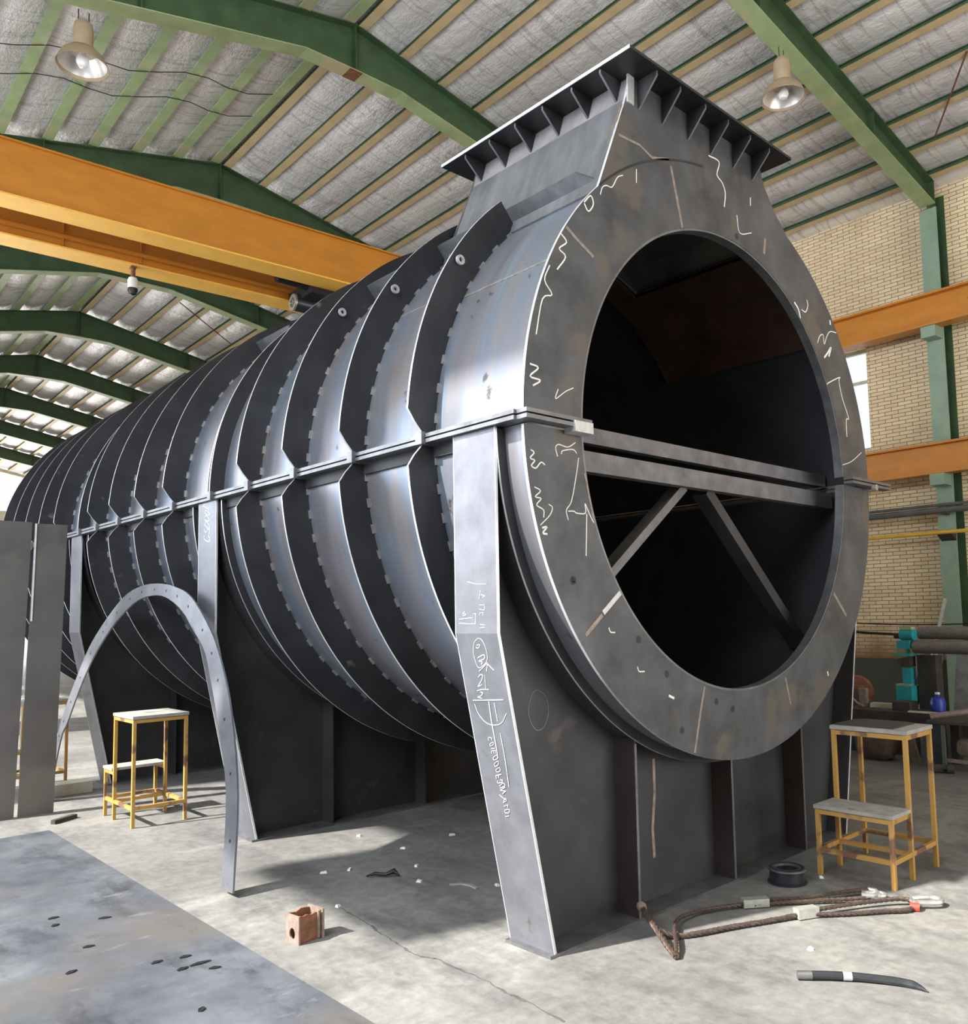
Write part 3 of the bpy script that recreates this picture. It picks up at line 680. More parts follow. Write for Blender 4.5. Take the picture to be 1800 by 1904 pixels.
# chalk writing, grinding marks and weld seams
CH = {"white":[[[[-1.344,2.3],[-1.396,2.273],[-1.453,2.278],[-1.474,2.261],[-1.463,2.222]],0.006],[[[-1.438,2.236],[-1.429,2.252],[-1.362,2.266],[-1.337,2.251]],0.006],[[[-1.325,2.232],[-1.341,2.159],[-1.379,2.028],[-1.414,1.984],[-1.403,1.939]],0.005],[[[-1.402,1.98],[-1.364,1.982],[-1.347,1.975],[-1.288,1.979],[-1.29,2.023],[-1.262,1.978],[-1.233,1.938]],0.006],[[[-1.279,1.976],[-1.285,1.876],[-1.291,1.782]],0.006],[[[-1.628,2.233],[-1.609,2.222],[-1.633,2.196],[-1.606,2.188],[-1.626,2.164],[-1.6,2.155],[-1.568,2.184],[-1.544,2.175]],0.007],[[[-1.61,2.071],[-1.575,2.057],[-1.607,2.029],[-1.572,2.023],[-1.6,1.993],[-1.558,1.974],[-1.559,1.941]],0.006],[[[-1.526,2.002],[-1.503,1.989],[-1.52,1.954],[-1.58,1.906]],0.005],[[[-1.569,1.895],[-1.541,1.9],[-1.565,1.873],[-1.538,1.869]],0.01],[[[-1.449,2.532],[-1.467,2.485],[-1.403,2.528],[-1.348,2.555]],0.005],[[[-1.404,3.273],[-1.37,3.243],[-1.42,3.198],[-1.379,3.17],[-1.437,3.094]],0.008],[[[-1.485,3.1],[-1.52,3.022],[-1.475,2.965],[-1.536,2.93],[-1.581,2.757]],0.007],[[[-1.623,2.616],[-1.572,2.607],[-1.624,2.56],[-1.561,2.552],[-1.607,2.521]],0.009],[[[-1.121,3.559],[-1.103,3.603],[-1.07,3.623],[-1.03,3.629],[-0.986,3.695],[-0.943,3.721]],0.006],[[[-1.24,3.481],[-1.192,3.529],[-1.174,3.492],[-1.211,3.445],[-1.24,3.475]],0.008],[[[-0.167,4.117],[-0.062,4.118],[-0.089,4.032],[-0.038,4.0],[-0.01,3.946],[-0.027,3.858]],0.009],[[[0.104,3.85],[0.13,3.749],[0.259,3.789]],0.006],[[[0.74,3.478],[0.787,3.444],[0.811,3.39]],0.014],[[[0.832,3.451],[0.883,3.448],[0.917,3.499],[0.906,3.534]],0.008],[[[1.023,3.271],[1.059,3.325],[1.107,3.343],[1.117,3.283],[1.154,3.338],[1.207,3.388],[1.297,3.4]],0.007],[[[1.107,3.188],[1.158,3.23],[1.211,3.279],[1.172,3.209]],0.016],[[[1.135,3.009],[1.145,3.022],[1.313,3.091],[1.301,3.061],[1.338,2.95],[1.416,2.824],[1.38,2.807],[1.375,2.688]],0.008],[[[1.287,2.483],[1.423,2.522],[1.587,2.604]],0.005],[[[1.215,3.469],[1.22,3.438]],0.016],[[[-0.947,1.259],[-0.935,1.237],[-0.894,1.235]],0.007],[[[-1.148,1.452],[-1.136,1.431],[-1.104,1.428]],0.007],[[[-0.709,1.104],[-0.666,1.087]],0.014],[[[0.936,1.124],[0.944,1.096]],0.012],[[[-0.832,3.794],[-0.836,3.719]],0.006],[[[0.265,4.014],[0.261,3.96]],0.008]],"tan":[[[[-0.533,3.92],[-0.499,3.79],[-0.448,3.601]],0.022],[[[-0.967,3.927],[-0.8,3.936],[-0.697,3.906],[-0.55,3.952]],0.016],[[[-0.934,4.107],[-0.98,3.999],[-1.073,3.857]],0.014],[[[-1.369,3.318],[-1.299,3.279],[-1.183,3.225]],0.02],[[[-1.309,1.42],[-1.19,1.511]],0.022],[[[-0.401,1.126],[-0.44,1.018],[-0.509,0.798]],0.018],[[[0.418,1.119],[0.466,0.958]],0.018],[[[1.072,1.617],[1.23,1.47]],0.026],[[[0.415,3.803],[0.394,3.697]],0.028],[[[-1.287,2.164],[-1.234,1.951]],0.009]],"bright":[[[[-1.183,1.52],[-1.057,1.615]],0.028]],"leg1":[[[[0.354,0.234],[0.29,0.22],[0.222,0.218]],0.003],[[[0.264,0.19],[0.275,0.15]],0.003],[[[0.262,0.173],[0.236,0.165],[0.249,0.161]],0.004],[[[0.273,0.126],[0.239,0.127]],0.003],[[[0.276,0.109],[0.24,0.105],[0.239,0.128]],0.003],[[[0.373,0.099],[0.389,0.092],[0.387,0.082],[0.37,0.083],[0.373,0.09],[0.384,0.09]],0.004],[[[0.417,0.065],[0.32,0.071]],0.004],[[[0.418,0.047],[0.315,0.043],[0.301,0.052],[0.301,0.087],[0.316,0.088]],0.004],[[[0.269,0.094],[0.274,0.082]],0.003],[[[0.272,0.089],[0.251,0.093],[0.248,0.08]],0.003],[[[0.27,0.04],[0.236,0.038]],0.004],[[[0.27,0.026],[0.239,0.028]],0.004],[[[0.293,-0.021],[0.322,-0.041],[0.34,-0.08],[0.338,-0.122],[0.326,-0.155],[0.298,-0.15],[0.261,-0.127],[0.248,-0.099],[0.253,-0.057],[0.27,-0.027],[0.293,-0.021]],0.0035],[[[0.309,-0.053],[0.287,-0.051],[0.302,-0.066],[0.317,-0.063]],0.005],[[[0.317,-0.111],[0.273,-0.096],[0.273,-0.114],[0.312,-0.125],[0.292,-0.128],[0.301,-0.142]],0.006],[[[0.325,-0.173],[0.266,-0.138],[0.257,-0.134],[0.272,-0.171]],0.005],[[[0.258,-0.136],[0.222,-0.165]],0.005],[[[0.338,-0.201],[0.319,-0.188],[0.304,-0.193],[0.321,-0.217],[0.35,-0.244],[0.32,-0.234]],0.005],[[[0.29,-0.189],[0.299,-0.255]],0.003],[[[0.363,-0.265],[0.326,-0.257],[0.279,-0.255]],0.005],[[[0.341,-0.27],[0.325,-0.273],[0.343,-0.288],[0.366,-0.294],[0.337,-0.299]],0.005],[[[0.405,-0.312],[0.193,-0.297]],0.005],[[[0.398,-0.327],[0.38,-0.377],[0.338,-0.412],[0.285,-0.419],[0.232,-0.404],[0.189,-0.359]],0.004],[[[0.294,-0.311],[0.299,-0.396],[0.298,-0.491],[0.3,-0.573]],0.008],[[[0.258,-0.315],[0.257,-0.399]],0.005],[[[0.254,-0.453],[0.252,-0.56],[0.259,-0.7]],0.005],[[[0.342,-0.495],[0.341,-0.481],[0.321,-0.482],[0.322,-0.493]],0.004],[[[0.339,-0.511],[0.316,-0.501],[0.316,-0.511],[0.339,-0.52],[0.339,-0.511]],0.004],[[[0.337,-0.532],[0.311,-0.529]],0.004],[[[0.338,-0.556],[0.335,-0.544],[0.309,-0.539],[0.312,-0.553]],0.004],[[[0.322,-0.542],[0.324,-0.553]],0.004],[[[0.332,-0.573],[0.304,-0.559],[0.306,-0.576],[0.333,-0.585],[0.332,-0.573]],0.004],[[[0.333,-0.603],[0.306,-0.587],[0.305,-0.603],[0.331,-0.615],[0.333,-0.603]],0.004],[[[0.33,-0.631],[0.304,-0.617],[0.3,-0.632],[0.325,-0.64],[0.33,-0.631]],0.004],[[[0.337,-0.659],[0.297,-0.647]],0.005],[[[0.337,-0.659],[0.336,-0.673]],0.005],[[[0.318,-0.653],[0.319,-0.665]],0.005],[[[0.331,-0.682],[0.331,-0.692],[0.302,-0.685],[0.296,-0.675],[0.312,-0.676]],0.005],[[[0.324,-0.705],[0.295,-0.688],[0.286,-0.7],[0.322,-0.715]],0.005],[[[0.325,-0.726],[0.285,-0.706]],0.005],[[[0.325,-0.726],[0.289,-0.725]],0.005],[[[0.314,-0.742],[0.287,-0.724]],0.005],[[[0.338,-0.748],[0.3,-0.768]],0.004],[[[0.32,-0.784],[0.299,-0.76],[0.294,-0.77],[0.313,-0.78]],0.004],[[[0.319,-0.801],[0.289,-0.789],[0.295,-0.802]],0.004],[[[0.318,-0.818],[0.287,-0.81],[0.291,-0.826],[0.316,-0.83],[0.318,-0.818]],0.004],[[[0.322,-0.849],[0.295,-0.842]],0.004]],"leg2":[[[[3.226,0.687],[3.249,0.665],[3.22,0.643],[3.158,0.632],[3.149,0.649],[3.178,0.673]],0.008],[[[3.169,0.678],[3.151,0.711],[3.184,0.719],[3.208,0.701],[3.236,0.708],[3.242,0.732]],0.008],[[[3.238,0.756],[3.219,0.774],[3.171,0.754],[3.152,0.724],[3.189,0.728],[3.247,0.759]],0.008],[[[3.244,0.798],[3.221,0.818],[3.168,0.793],[3.167,0.777],[3.229,0.787],[3.244,0.798]],0.008],[[[3.25,0.845],[3.222,0.854],[3.169,0.833],[3.15,0.821],[3.192,0.819],[3.245,0.845]],0.008],[[[3.232,0.873],[3.156,0.867]],0.008],[[[3.199,0.898],[3.194,0.869],[3.165,0.844]],0.008],[[[3.271,0.901],[3.214,0.899]],0.008],[[[3.281,0.894],[3.223,0.88]],0.008]]}
def smooth2(P):
    if len(P) < 3: return P
    Q = [[2*P[0][k]-P[1][k] for k in (0, 1)]]+P+[[2*P[-1][k]-P[-2][k] for k in (0, 1)]]; out = []
    for i in range(1, len(Q)-2):
        for j in range(4):
            t = j/4; a, b, c, d = Q[i-1:i+3]
            out.append([.5*(2*b[k]+(c[k]-a[k])*t+(2*a[k]-5*b[k]+4*c[k]-d[k])*t*t+(3*b[k]-a[k]-3*c[k]+d[k])*t**3) for k in (0, 1)])
    return out+[P[-1]]
for key, m, nm, par in (('white', 'chalk', 'chalk_scribble', 1), ('tan', 'ground', 'ground_seam', 1), ('bright', 'bare', 'ground_patch', 1)):
    for pts, w_ in CH[key]:
        up = sum(p[1] for p in pts)/len(pts) > ZC
        o = MB().ribbon([(x, 0, z) for x, z in (smooth2(pts) if key == 'white' else pts)], w_*.88, (0, -1, 0)).build(nm, m, fp_u if up else fp_l)
arc = [(RO*cos(a), 0, ZC+RO*sin(a)) for a in [AL-(AL-rad(98))*i/24 for i in range(25)]]
MB().ribbon(arc, .012, (0, -1, 0)).build('weld_line', 'rib', fp_u)
for x, z in [(-0.608, 0.924), (-0.719, 1.211), (-0.298, 1.041), (-0.5, 0.812), (-1.382, 1.667), (-0.146, 0.988), (-0.932, 1.39), (-1.379, 1.671), (-1.013, 2.886), (-0.781, 3.335), (0.095, 3.717), (1.086, 1.075)]:
    if not 1.33 < math.hypot(x, z-ZC) < 1.64: continue
    mt = Matrix.Translation((x, -.0008, z)) @ Matrix.Rotation(pi/2, 4, 'X')
    MB().lathe([(0, 0), (.016, 0), (.018, .0006), (.016, .0012), (0, .0012)], 12, mt=mt).build('dark_spot', 'rib', fp_u if z > ZC else fp_l)
WY = .30-.006
def web_mark(pts, w_, m, nm): MB().ribbon([(x, WY, z) for x, z in pts], w_, (0, -1, 0)).build(nm, m, LEGS[0])
web_mark([[-0.476, 0.735], [-0.477, 0.553], [-0.503, 0.376], [-0.495, 0.22]], .022, 'ground', 'weld_smear')
web_mark(smooth2([[-1.371, 1.149], [-1.338, 1.165], [-1.283, 1.13], [-1.265, 1.059], [-1.294, 0.992], [-1.343, 0.978], [-1.384, 1.024], [-1.395, 1.082], [-1.371, 1.149]]), .003, 'rail', 'faint_chalk_ring')
n_up = Vector((-1, 0, 0)); n_lo = Vector((-ZK, 0, -(XT-XB))).normalized()
dl = Vector((XT-XB, 0, -ZK)).normalized()
def leg_marks(key, nm, lab):
    for pts, w_ in CH[key]:
        up = pts[0][1] > 0; mb = MB()
        mb.ribbon([(-XT, y, ZK+s_) if up else tuple(Vector((-XT, y, ZK))-dl*s_) for y, s_ in smooth2(pts)], w_*.75, n_up if up else n_lo)
        o = mb.build(nm, 'chalkd' if key == 'leg1' else 'chalk', LEGS[0 if key == 'leg1' else 1])
        if lab: o['label'] = lab
leg_marks('leg1', 'chalk_stroke', None)
leg_marks('leg2', 'chalk_letter', None)
# ================================================================ ON THE FLOOR
# steel plate in the left foreground
o = MB().box((-4.6, -2.2, 0), (-2.315, 4.46, .018)).build('steel_plate', ['plate']); tag(o, 'large scuffed blue grey steel plate lying flat on the floor at lower left', 'steel plate')
PZ = .018
for k, (x, y, l, a) in enumerate(((-2.54,1.216,.09,.5), (-2.618,1.213,.05,.7), (-2.516,1.12,.05,.1), (-2.557,1.339,.05,.4), (-2.825,1.796,.05,.3), (-2.645,2.153,.06,.2), (-2.83,2.35,.05,.5), (-2.854,2.225,.04,1), (-2.97,1.537,.05,.9), (-2.72,.77,.04,1.4), (-2.67,1.371,.05,.6))):
    m = MB(); m.add([(-l/2, -.008, 0), (0, -.013, .0), (l/2, -.004, 0), (l/2, .006, 0), (-.1*l, .012, 0), (-l/2, .006, 0), (-l/2, -.008, .004), (0, -.013, .006), (l/2, -.004, .003), (l/2, .006, .004), (-.1*l, .012, .006), (-l/2, .006, .003)],
        [(5,4,3,2,1,0), (6,7,8,9,10,11)]+[(i, (i+1) % 6, 6+(i+1) % 6, 6+i) for i in range(6)])
    o = m.build('metal_flake', 'black', loc=(x, y, PZ), rz=a-.6); tag(o, 'small dark metal flake lying on the blue grey steel plate', 'scrap', 'dark flakes on the steel plate')
# pale chips on the concrete under the drum
for x, y, s_ in ((-.834,2.633,.03), (-.811,2.136,.035), (-.38,2.163,.04), (-.988,1.744,.03), (-1.311,1.986,.03), (-1.704,1.461,.025), (-1.16,1.482,.03), (-1.45,2.05,.04), (-.9,1.1,.03), (.438,-.157,.03), (-.55,-.62,.02)):
    s_ *= .62
    m = MB().add([(-s_, -.008, 0), (s_*.8, -.012, 0), (s_, .01, 0), (-s_*.7, .013, 0), (-s_*.8, -.006, .01), (s_*.6, -.008, .014), (s_*.7, .006, .012), (-s_*.6, .009, .009)], [(3,2,1,0), (4,5,6,7), (0,1,5,4), (1,2,6,5), (2,3,7,6), (3,0,4,7)])
    o = m.build('pale_chip', 'chip', loc=(x, y, 0), rz=x*9); tag(o, 'small pale chip lying on the concrete floor by the drum', 'chip', 'pale chips on the floor')
rg = MB().tube([(-.09, 0, .012), (-.04, .02, .02), (.02, .0, .018), (.07, .02, .03), (.10, .0, .012)], [.005, .011, .010, .018, .005], 8).build('rag', 'black', None, True, loc=(-1.262, 1.713, 0), rz=-.7); tag(rg, 'dark crumpled rag on the floor under the drum', 'rag')
cv = MB().ribbon([(-.09, .0, 0), (-.03, .03, 0), (.03, .02, 0), (.09, -.02, 0)], .022, (0, 0, 1), .005).build('curled_strip', 'bare', loc=(-1.035, 1.23, .0), rz=-1.1); tag(cv, 'short curled metal strip on the floor under the drum', 'scrap')
o = MB().box((-.11, -.02, 0), (.11, .02, .03)).build('flat_bar', 'dark', loc=(-2.13, 4.78, 0), rz=.55); tag(o, 'short dark flat bar on the floor at the corner of the blue grey plate', 'bar')
# floor crack: a thin broken line of darker filler
pts = []
CKP = [(-1.704, 1.461), (-1.717, 1.252), (-1.755, 1.022), (-1.779, 0.828), (-1.805, 0.643), (-1.78, 0.555), (-1.764, 0.529), (-1.763, 0.385), (-1.761, 0.209), (-1.778, 0.023), (-1.779, -0.133), (-1.79, -0.316)]
for p, q in zip(CKP[:-1], CKP[1:]):
    for k in range(6): pts.append((p[0]+(q[0]-p[0])*k/6+.012*(random.random()-.5), p[1]+(q[1]-p[1])*k/6+.012*(random.random()-.5), 0))
m = MB()
for i, (p, q) in enumerate(zip(pts[:-1], pts[1:])):
    m.ribbon([p, q], .004+.012*random.random()**2, (0, 0, 1), .0006)
o = m.build('floor_crack', 'crack'); o['kind'] = 'structure'

# step stools
def stool(loc, rz, label, w=.40, dT=.36, dS=.24, mi=0):
    # x: along the width; tall part y 0..dT, low step behind it y dT..dT+dS
    t = thing('step_stool', label, 'step stool', loc, rz, 'yellow two step work stools')
    s_ = .0118
    def leg(x, y, h): MB().box((x-s_, y-s_, 0), (x+s_, y+s_, h)).build('leg', 'ystool', t)
    for x in (s_, w-s_):
        leg(x, s_, .795); leg(x, dT, .795); leg(x, dT+dS-s_, .37)
    def rail(a, b): MB().bar(a, b, .02, .026).build('rail', 'ystool', t)
    for x in (s_, w-s_):
        rail((x, s_*2, .14), (x, dT+dS-2*s_, .14)); rail((x, s_*2, .78), (x, dT-s_, .78)); rail((x, dT+s_, .355), (x, dT+dS-2*s_, .355))
    for y, z in ((s_, .14), (dT, .14), (dT+dS-s_, .14), (s_, .78), (dT, .78), (dT+dS-s_, .355)): rail((2*s_, y, z), (w-2*s_, y, z))
    MB().box((-.005, -.005, .797), (w+.005, dT+s_+.004, .82)).build('top_board', 'board', t)
    MB().box((-.005, dT+s_+.006, .372), (w+.005, dT+dS+.008, .392)).build('step_board', 'board', t)
    return t
stool((-1.862, 4.10, 0), 0, 'yellow step stool in the bright light behind the bent arch bar', .41, .42, .22)
stool((1.09, -.56, 0), rad(90), 'worn yellow step stool at the right, in front of the drum mouth', .45, .35, .25)
stool((-1.70, 6.30, 0), rad(90), 'yellow step stool half hidden behind the upright plates', .42, .38, .24)
o = MB().box((0, 0, 0), (.34, .2, .1)).build('wooden_block', 'cream', loc=(-1.95, 5.85, 0)); tag(o, 'pale block on the floor under the far yellow stool', 'block')
# bar leaning on the right stool top (plate offcut)
pc = MB().prism([(0, 0), (.30, 0), (.33, .05), (.33, .30), (.28, .36), (0, .36)], 2, 0, .006).build('plate_offcut', 'dark', loc=(.76, -.475, .8205), rz=0); tag(pc, 'thin dark plate offcut lying on the top of the right stool', 'offcut')

# bent flat bar arch leaning on the drum legs
AO = [[-2.032, 2.012, 0.079], [-1.961, 2.123, 0.525], [-1.892, 2.362, 0.955], [-1.845, 2.613, 1.249], [-1.81, 2.878, 1.468], [-1.775, 3.281, 1.691], [-1.761, 3.608, 1.774], [-1.755, 3.937, 1.811], [-1.756, 4.304, 1.805], [-1.768, 4.654, 1.731], [-1.799, 5.004, 1.539], [-1.835, 5.29, 1.313], [-1.879, 5.484, 1.034], [-1.921, 5.622, 0.776], [-1.952, 5.678, 0.581]]
AI = [[-2.034, 2.152, 0.068], [-1.962, 2.27, 0.52], [-1.902, 2.528, 0.895], [-1.857, 2.761, 1.178], [-1.83, 2.93, 1.345], [-1.795, 3.318, 1.561], [-1.778, 3.61, 1.669], [-1.77, 3.893, 1.721], [-1.771, 4.221, 1.71], [-1.783, 4.503, 1.637], [-1.81, 4.831, 1.472], [-1.849, 5.136, 1.226], [-1.893, 5.339, 0.95], [-1.937, 5.488, 0.673], [-1.96, 5.578, 0.531]]
def smooth_c(P, n):
    out = []; P = [Vector(p) for p in P]
    Q = [P[0]*2-P[1]]+P+[P[-1]*2-P[-2]]
    for i in range(1, len(Q)-2):
        for j in range(n):
            t = j/n; a, b, c, d = Q[i-1:i+3]
            out.append(.5*((2*b)+(c-a)*t+(2*a-5*b+4*c-d)*t*t+(3*b-a-3*c+d)*t*t*t))
    return out+[P[-1]]
AO = [tuple(Vector(AO[0])+(Vector(AO[0])-Vector(AO[1]))*.11)]+AO[1:]; AI = [tuple(Vector(AI[0])+(Vector(AI[0])-Vector(AI[1]))*.09)]+AI[1:]
AO.append((-2.03, 5.75, 0.0)); AI.append((-2.03, 5.63, 0.0))
so_, si_ = smooth_c(AO, 4), smooth_c(AI, 4)
nn = Vector((1, 0, -.16)).normalized()*.012; vs = []
for a, b in zip(so_, si_): vs += [a, b, b+nn, a+nn]
vs = [Vector((v.x, v.y, max(v.z, 0))) for v in vs]
fs = []
for i in range(len(so_)-1):
    k = 4*i; fs += [(k, k+1, k+5, k+4), (k+1, k+2, k+6, k+5), (k+2, k+3, k+7, k+6), (k+3, k, k+4, k+7)]
fs += [(0, 3, 2, 1), (len(vs)-4, len(vs)-3, len(vs)-2, len(vs)-1)]
ar = thing('bent_arch_bar', 'grey flat bar bent into an arch with bolt holes, leaning on the drum legs', 'bent bar')
MB().add(vs, fs).build('bar', 'leg', ar)
hm = MB()
for i in range(2, len(so_)-2, 3):
    c = (so_[i]+si_[i])*.5-nn*.08; t = (so_[i+1]-so_[i-1]).normalized(); u = nn.normalized().cross(t)
    ring_ = [c+(t*cos(2*pi*k/10)+u*sin(2*pi*k/10))*.010 for k in range(10)]
    hm.add(ring_+[p-nn*.05 for p in ring_], [tuple(range(10)), tuple(range(19, 9, -1))]+[(k, 10+k, 10+(k+1) % 10, (k+1) % 10) for k in range(10)])
hm.build('bolt_holes', 'black', ar)

# upright plates at the far left, tacked together at a slight angle
def upright(name, pts, y, lean, label, edge):
    t = thing(name, label, 'steel plate', (0, 0, 0))
    (xa0, xb0, xa1, xb1, z1) = pts
    vs = [(xa0, y, 0), (xb0, y+edge, 0), (xb1, y+lean+edge, z1), (xa1, y+lean, z1)]
    vs += [(x, yy+.012, z) for x, yy, z in vs]
    MB().add(vs, [(0,1,2,3), (7,6,5,4), (0,4,5,1), (1,5,6,2), (2,6,7,3), (3,7,4,0)]).build('plate', 'upright', t)
    return t
t = upright('upright_plate', (-2.355, -2.10, -2.285, -2.045, 2.352), 5.19, .02, 'tall dark steel plate standing upright, right one of the pair at far left', .0)
MB().bar((-2.283, 5.20, 2.35), (-2.300, 5.195, 1.55), .012, .014).build('bright_edge', 'edge', t)
t = upright('upright_plate', (-2.72, -2.375, -2.535, -2.300, 2.365), 5.226, .02, 'tall dark steel plate standing upright, left one of the pair at far left', .0)
MB().bar((-2.300, 5.2365, 1.53), (-2.349, 5.2315, .55), .004, .006).build('bright_edge', 'edge', t)
for z in (1.05, 1.45): pass

# rusty box with a hole
bx = thing('rusty_box', 'small rusty open steel box with round hole, on the floor left of the nearest leg', 'steel box', (-2.117, 1.122, 0), rad(8))
h_ = .13; wx, wy = .135, .10
def wall_hole(mb, n=20):
    # left face (x=0) with a hole, in the yz plane
    cy, cz, r = .05, .045, .021
    ring_ = [(cy+r*cos(2*pi*k/n), cz+r*1.25*sin(2*pi*k/n)) for k in range(n)]
    def out(a):
        c, s_ = cos(a), sin(a); t = min(((wy-cy)/c if c > 0 else -cy/c) if abs(c) > 1e-6 else 9, ((h_-cz)/s_ if s_ > 0 else -cz/s_) if abs(s_) > 1e-6 else 9); return (cy+t*c, cz+t*s_)
    angs = sorted([2*pi*k/n for k in range(n)]+[math.atan2(z-cz, y-cy) % (2*pi) for y in (0, wy) for z in (0, h_)])
    vs = []
    for a in angs:
        i = (cy+r*cos(a), cz+r*1.25*sin(a)); o_ = out(a)
        vs += [(0, i[0], i[1]), (0, o_[0], o_[1]), (.009, o_[0], o_[1]), (.009, i[0], i[1])]
    N = len(angs); fs = []
    for k in range(N):
        q, j = 4*k, 4*((k+1) % N); fs += [(q, q+1, j+1, j), (q+1, q+2, j+2, j+1), (q+2, q+3, j+3, j+2), (q+3, q, j, j+3)]
    mb.add(vs, fs)
m = MB(); wall_hole(m); m.build('holed_end_plate', 'rustl', bx)
m = MB(); jag = [(.009, h_), (.03, h_-.006), (.05, h_-.002), (.075, h_-.010), (.10, h_-.004), (.118, h_-.012), (.128, h_)]
m.prism([(.009, .004), (wx-.004, .004)]+list(reversed(jag)), 1, 0.004, .012); m.build('front_side', 'rust', bx)
m = MB(); m.prism([(.009, .004), (wx-.004, .004), (wx-.004, h_-.004), (.08, h_+.004), (.05, h_-.006), (.009, h_)], 1, wy-.012, wy-.004); m.build('back_side', 'rust', bx)
MB().box((wx-.006, -.012, 0), (wx+.004, wy+.004, h_+.006)).build('end_plate', 'rustl', bx)
MB().box((wx-.028, -.006, .006), (wx-.018, .004, h_)).build('rib', 'rustl', bx)
MB().box((.009, .004, 0), (wx-.006, wy-.004, .006)).build('bottom', 'rust', bx)

# short flanged pipe spool
t = thing('pipe_spool', 'short dark flanged pipe ring standing on the floor in front of the right stool', 'pipe ring', (.245, -.055, 0))
t.scale = (.80, .80, .66)
MB().lathe([(.115, 0), (.135, 0), (.135, .012), (.118, .018)], 36).build('lower_flange', 'darkpipe', t, True)
MB().lathe([(.082, .004), (.118, .004), (.118, .125), (.082, .125), (.082, .004)], 36).build('pipe', 'darkpipe', t, True)
MB().lathe([(.078, .108), (.132, .108), (.132, .122), (.086, .126), (.078, .122), (.078, .108)], 36).build('rim', 'rail', t, True)

# wire rope sling
def twist(pts, r, n=None):
    pts = smooth_c(pts, 8); tot = MB()
    for s_ in range(3):
        path = []; prev = None; L = 0
        for i, p in enumerate(pts):
            d = (pts[min(i+1, len(pts)-1)]-pts[max(i-1, 0)]).normalized()
            if prev is None: u = d.cross(Vector((0, 0, 1))).normalized()
            else: u = (prev-d*prev.dot(d)).normalized()
            prev = u; w_ = d.cross(u)
            if i: L += (p-pts[i-1]).length
            a = L*70+s_*2*pi/3
            path.append(p+(u*cos(a)+w_*sin(a))*r*.45)
        tot.tube(path, r*.62, 7)
    return tot
sg_ = thing('wire_rope_sling', 'oily wire rope sling with two pressed ferrules and shackles, lying in front of the drum', 'sling')
zf = .016
def Z(p, z=zf): return (p[0], p[1], z)
a1 = [(-.842, .095, .085), (-.90, .01, .07), (-.955, -.09, .045), (-1.0, -.165, .028), (-1.052, -.255, .016)]
twist(a1, .0145).build('rope_tail', 'rope', sg_, True)
MB().tube([a1[0], (-.832, .112, .09), (-.824, .130, .094)], [.019, .025, .02], 10).build('frayed_end', 'rustl', sg_, True)
b1 = [(-1.052, -.255, .016), (-.985, -.205, .03), (-.902, -.141, .03), (-.80, -.06, .03), (-.70, -.01, .03), (-.60, .0, .025), (-.494, -.014, .02), (-.351, -.078, .02), (-.268, -.121, .02)]
twist(b1, .011).build('rope', 'rope', sg_, True)
twist([(-.268, -.121, .024), (-.17, -.16, .024), (-.008, -.285, .024), (.157, -.385, .03), (.27, -.445, .03), (.318, -.485, .032)], .011).build('rope', 'rope', sg_, True)
twist([(-.255, -.15, .018), (-.13, -.235, .018), (.03, -.365, .018), (.14, -.46, .02), (.215, -.52, .022)], .011).build('rope', 'rope', sg_, True)
MB().bar((-.29, -.105, .026), (-.18, -.185, .026), .05, .04).build('ferrule', 'alu', sg_)
c1 = [(-.93, -.05, .052), (-.863, -.106, .016), (-.76, -.168, .016), (-.589, -.233, .016), (-.424, -.307, .016), (-.258, -.38, .018), (-.20, -.40, .02)]
twist(c1, .013).build('rope', 'rope', sg_, True)
twist([(-.16, -.42, .028), (-.008, -.49, .03), (.16, -.58, .03), (.27, -.66, .034), (.315, -.715, .03)], .0115).build('rope', 'rope', sg_, True)
twist([(-.17, -.445, .018), (-.037, -.56, .016), (.099, -.66, .016), (.187, -.735, .016), (.25, -.755, .018)], .0115).build('rope', 'rope', sg_, True)
MB().bar((-.25, -.385, .028), (-.145, -.435, .028), .052, .046).build('ferrule', 'alu', sg_)
def shackle(c, rz, s_=1.0):
    k = Matrix.Translation(c) @ Matrix.Rotation(rz, 4, 'Z')
    pts = [Vector((-.06, -.022, 0)), Vector((.0, -.03, 0)), Vector((.035, -.026, 0)), Vector((.055, 0, 0)), Vector((.035, .026, 0)), Vector((0, .03, 0)), Vector((-.06, .022, 0))]
    MB().tube([k @ (p*s_) for p in smooth_c(pts, 4)], .010*s_, 8).build('shackle_bow', 'zinc', sg_, True)
    MB().tube([k @ Vector((-.052*s_, -.045*s_, 0)), k @ Vector((-.052*s_, .05*s_, 0))], .010*s_, 8).build('shackle_pin', 'zinc', sg_, True)
shackle((.30, -.53, .022), -.9, 1.0); shackle((.36, -.77, .03), -.75, 1.4)
MB().tube([(.262, -.775, .02), (.245, -.735, .02)], .021, 12).build('shackle_nut', 'red', sg_, True)
MB().tube([(.215, -.50, .03), (.25, -.545, .03), (.30, -.55, .03), (.335, -.52, .03), (.33, -.48, .032)], .012, 8).build('thimble', 'zinc', sg_, True)
# bent steel sliver at lower right
sp_ = [(-.868, -.738, .02), (-.80, -.82, .022), (-.732, -.905, .02), (-.68, -.99, .018), (-.645, -1.06, .016), (-.628, -1.115, .012), (-.632, -1.165, .004)]
t = thing('bent_tube', 'slightly bent dark steel tube with a tapered end on the floor at lower right', 'tube')
MB().tube(smooth_c(sp_, 5), [.016]*25+[.014, .012, .010, .008, .004, .002], 10).build('tube', 'darkpipe', t, True)
MB().tube([(-.872, -.733, .02), (-.835, -.778, .021)], .0172, 12).build('end_sleeve', 'rail', t, True)
MB().tube([(-.757, -.873, .0205), (-.735, -.90, .02)], .0172, 12).build('bare_band', 'bare', t, True)

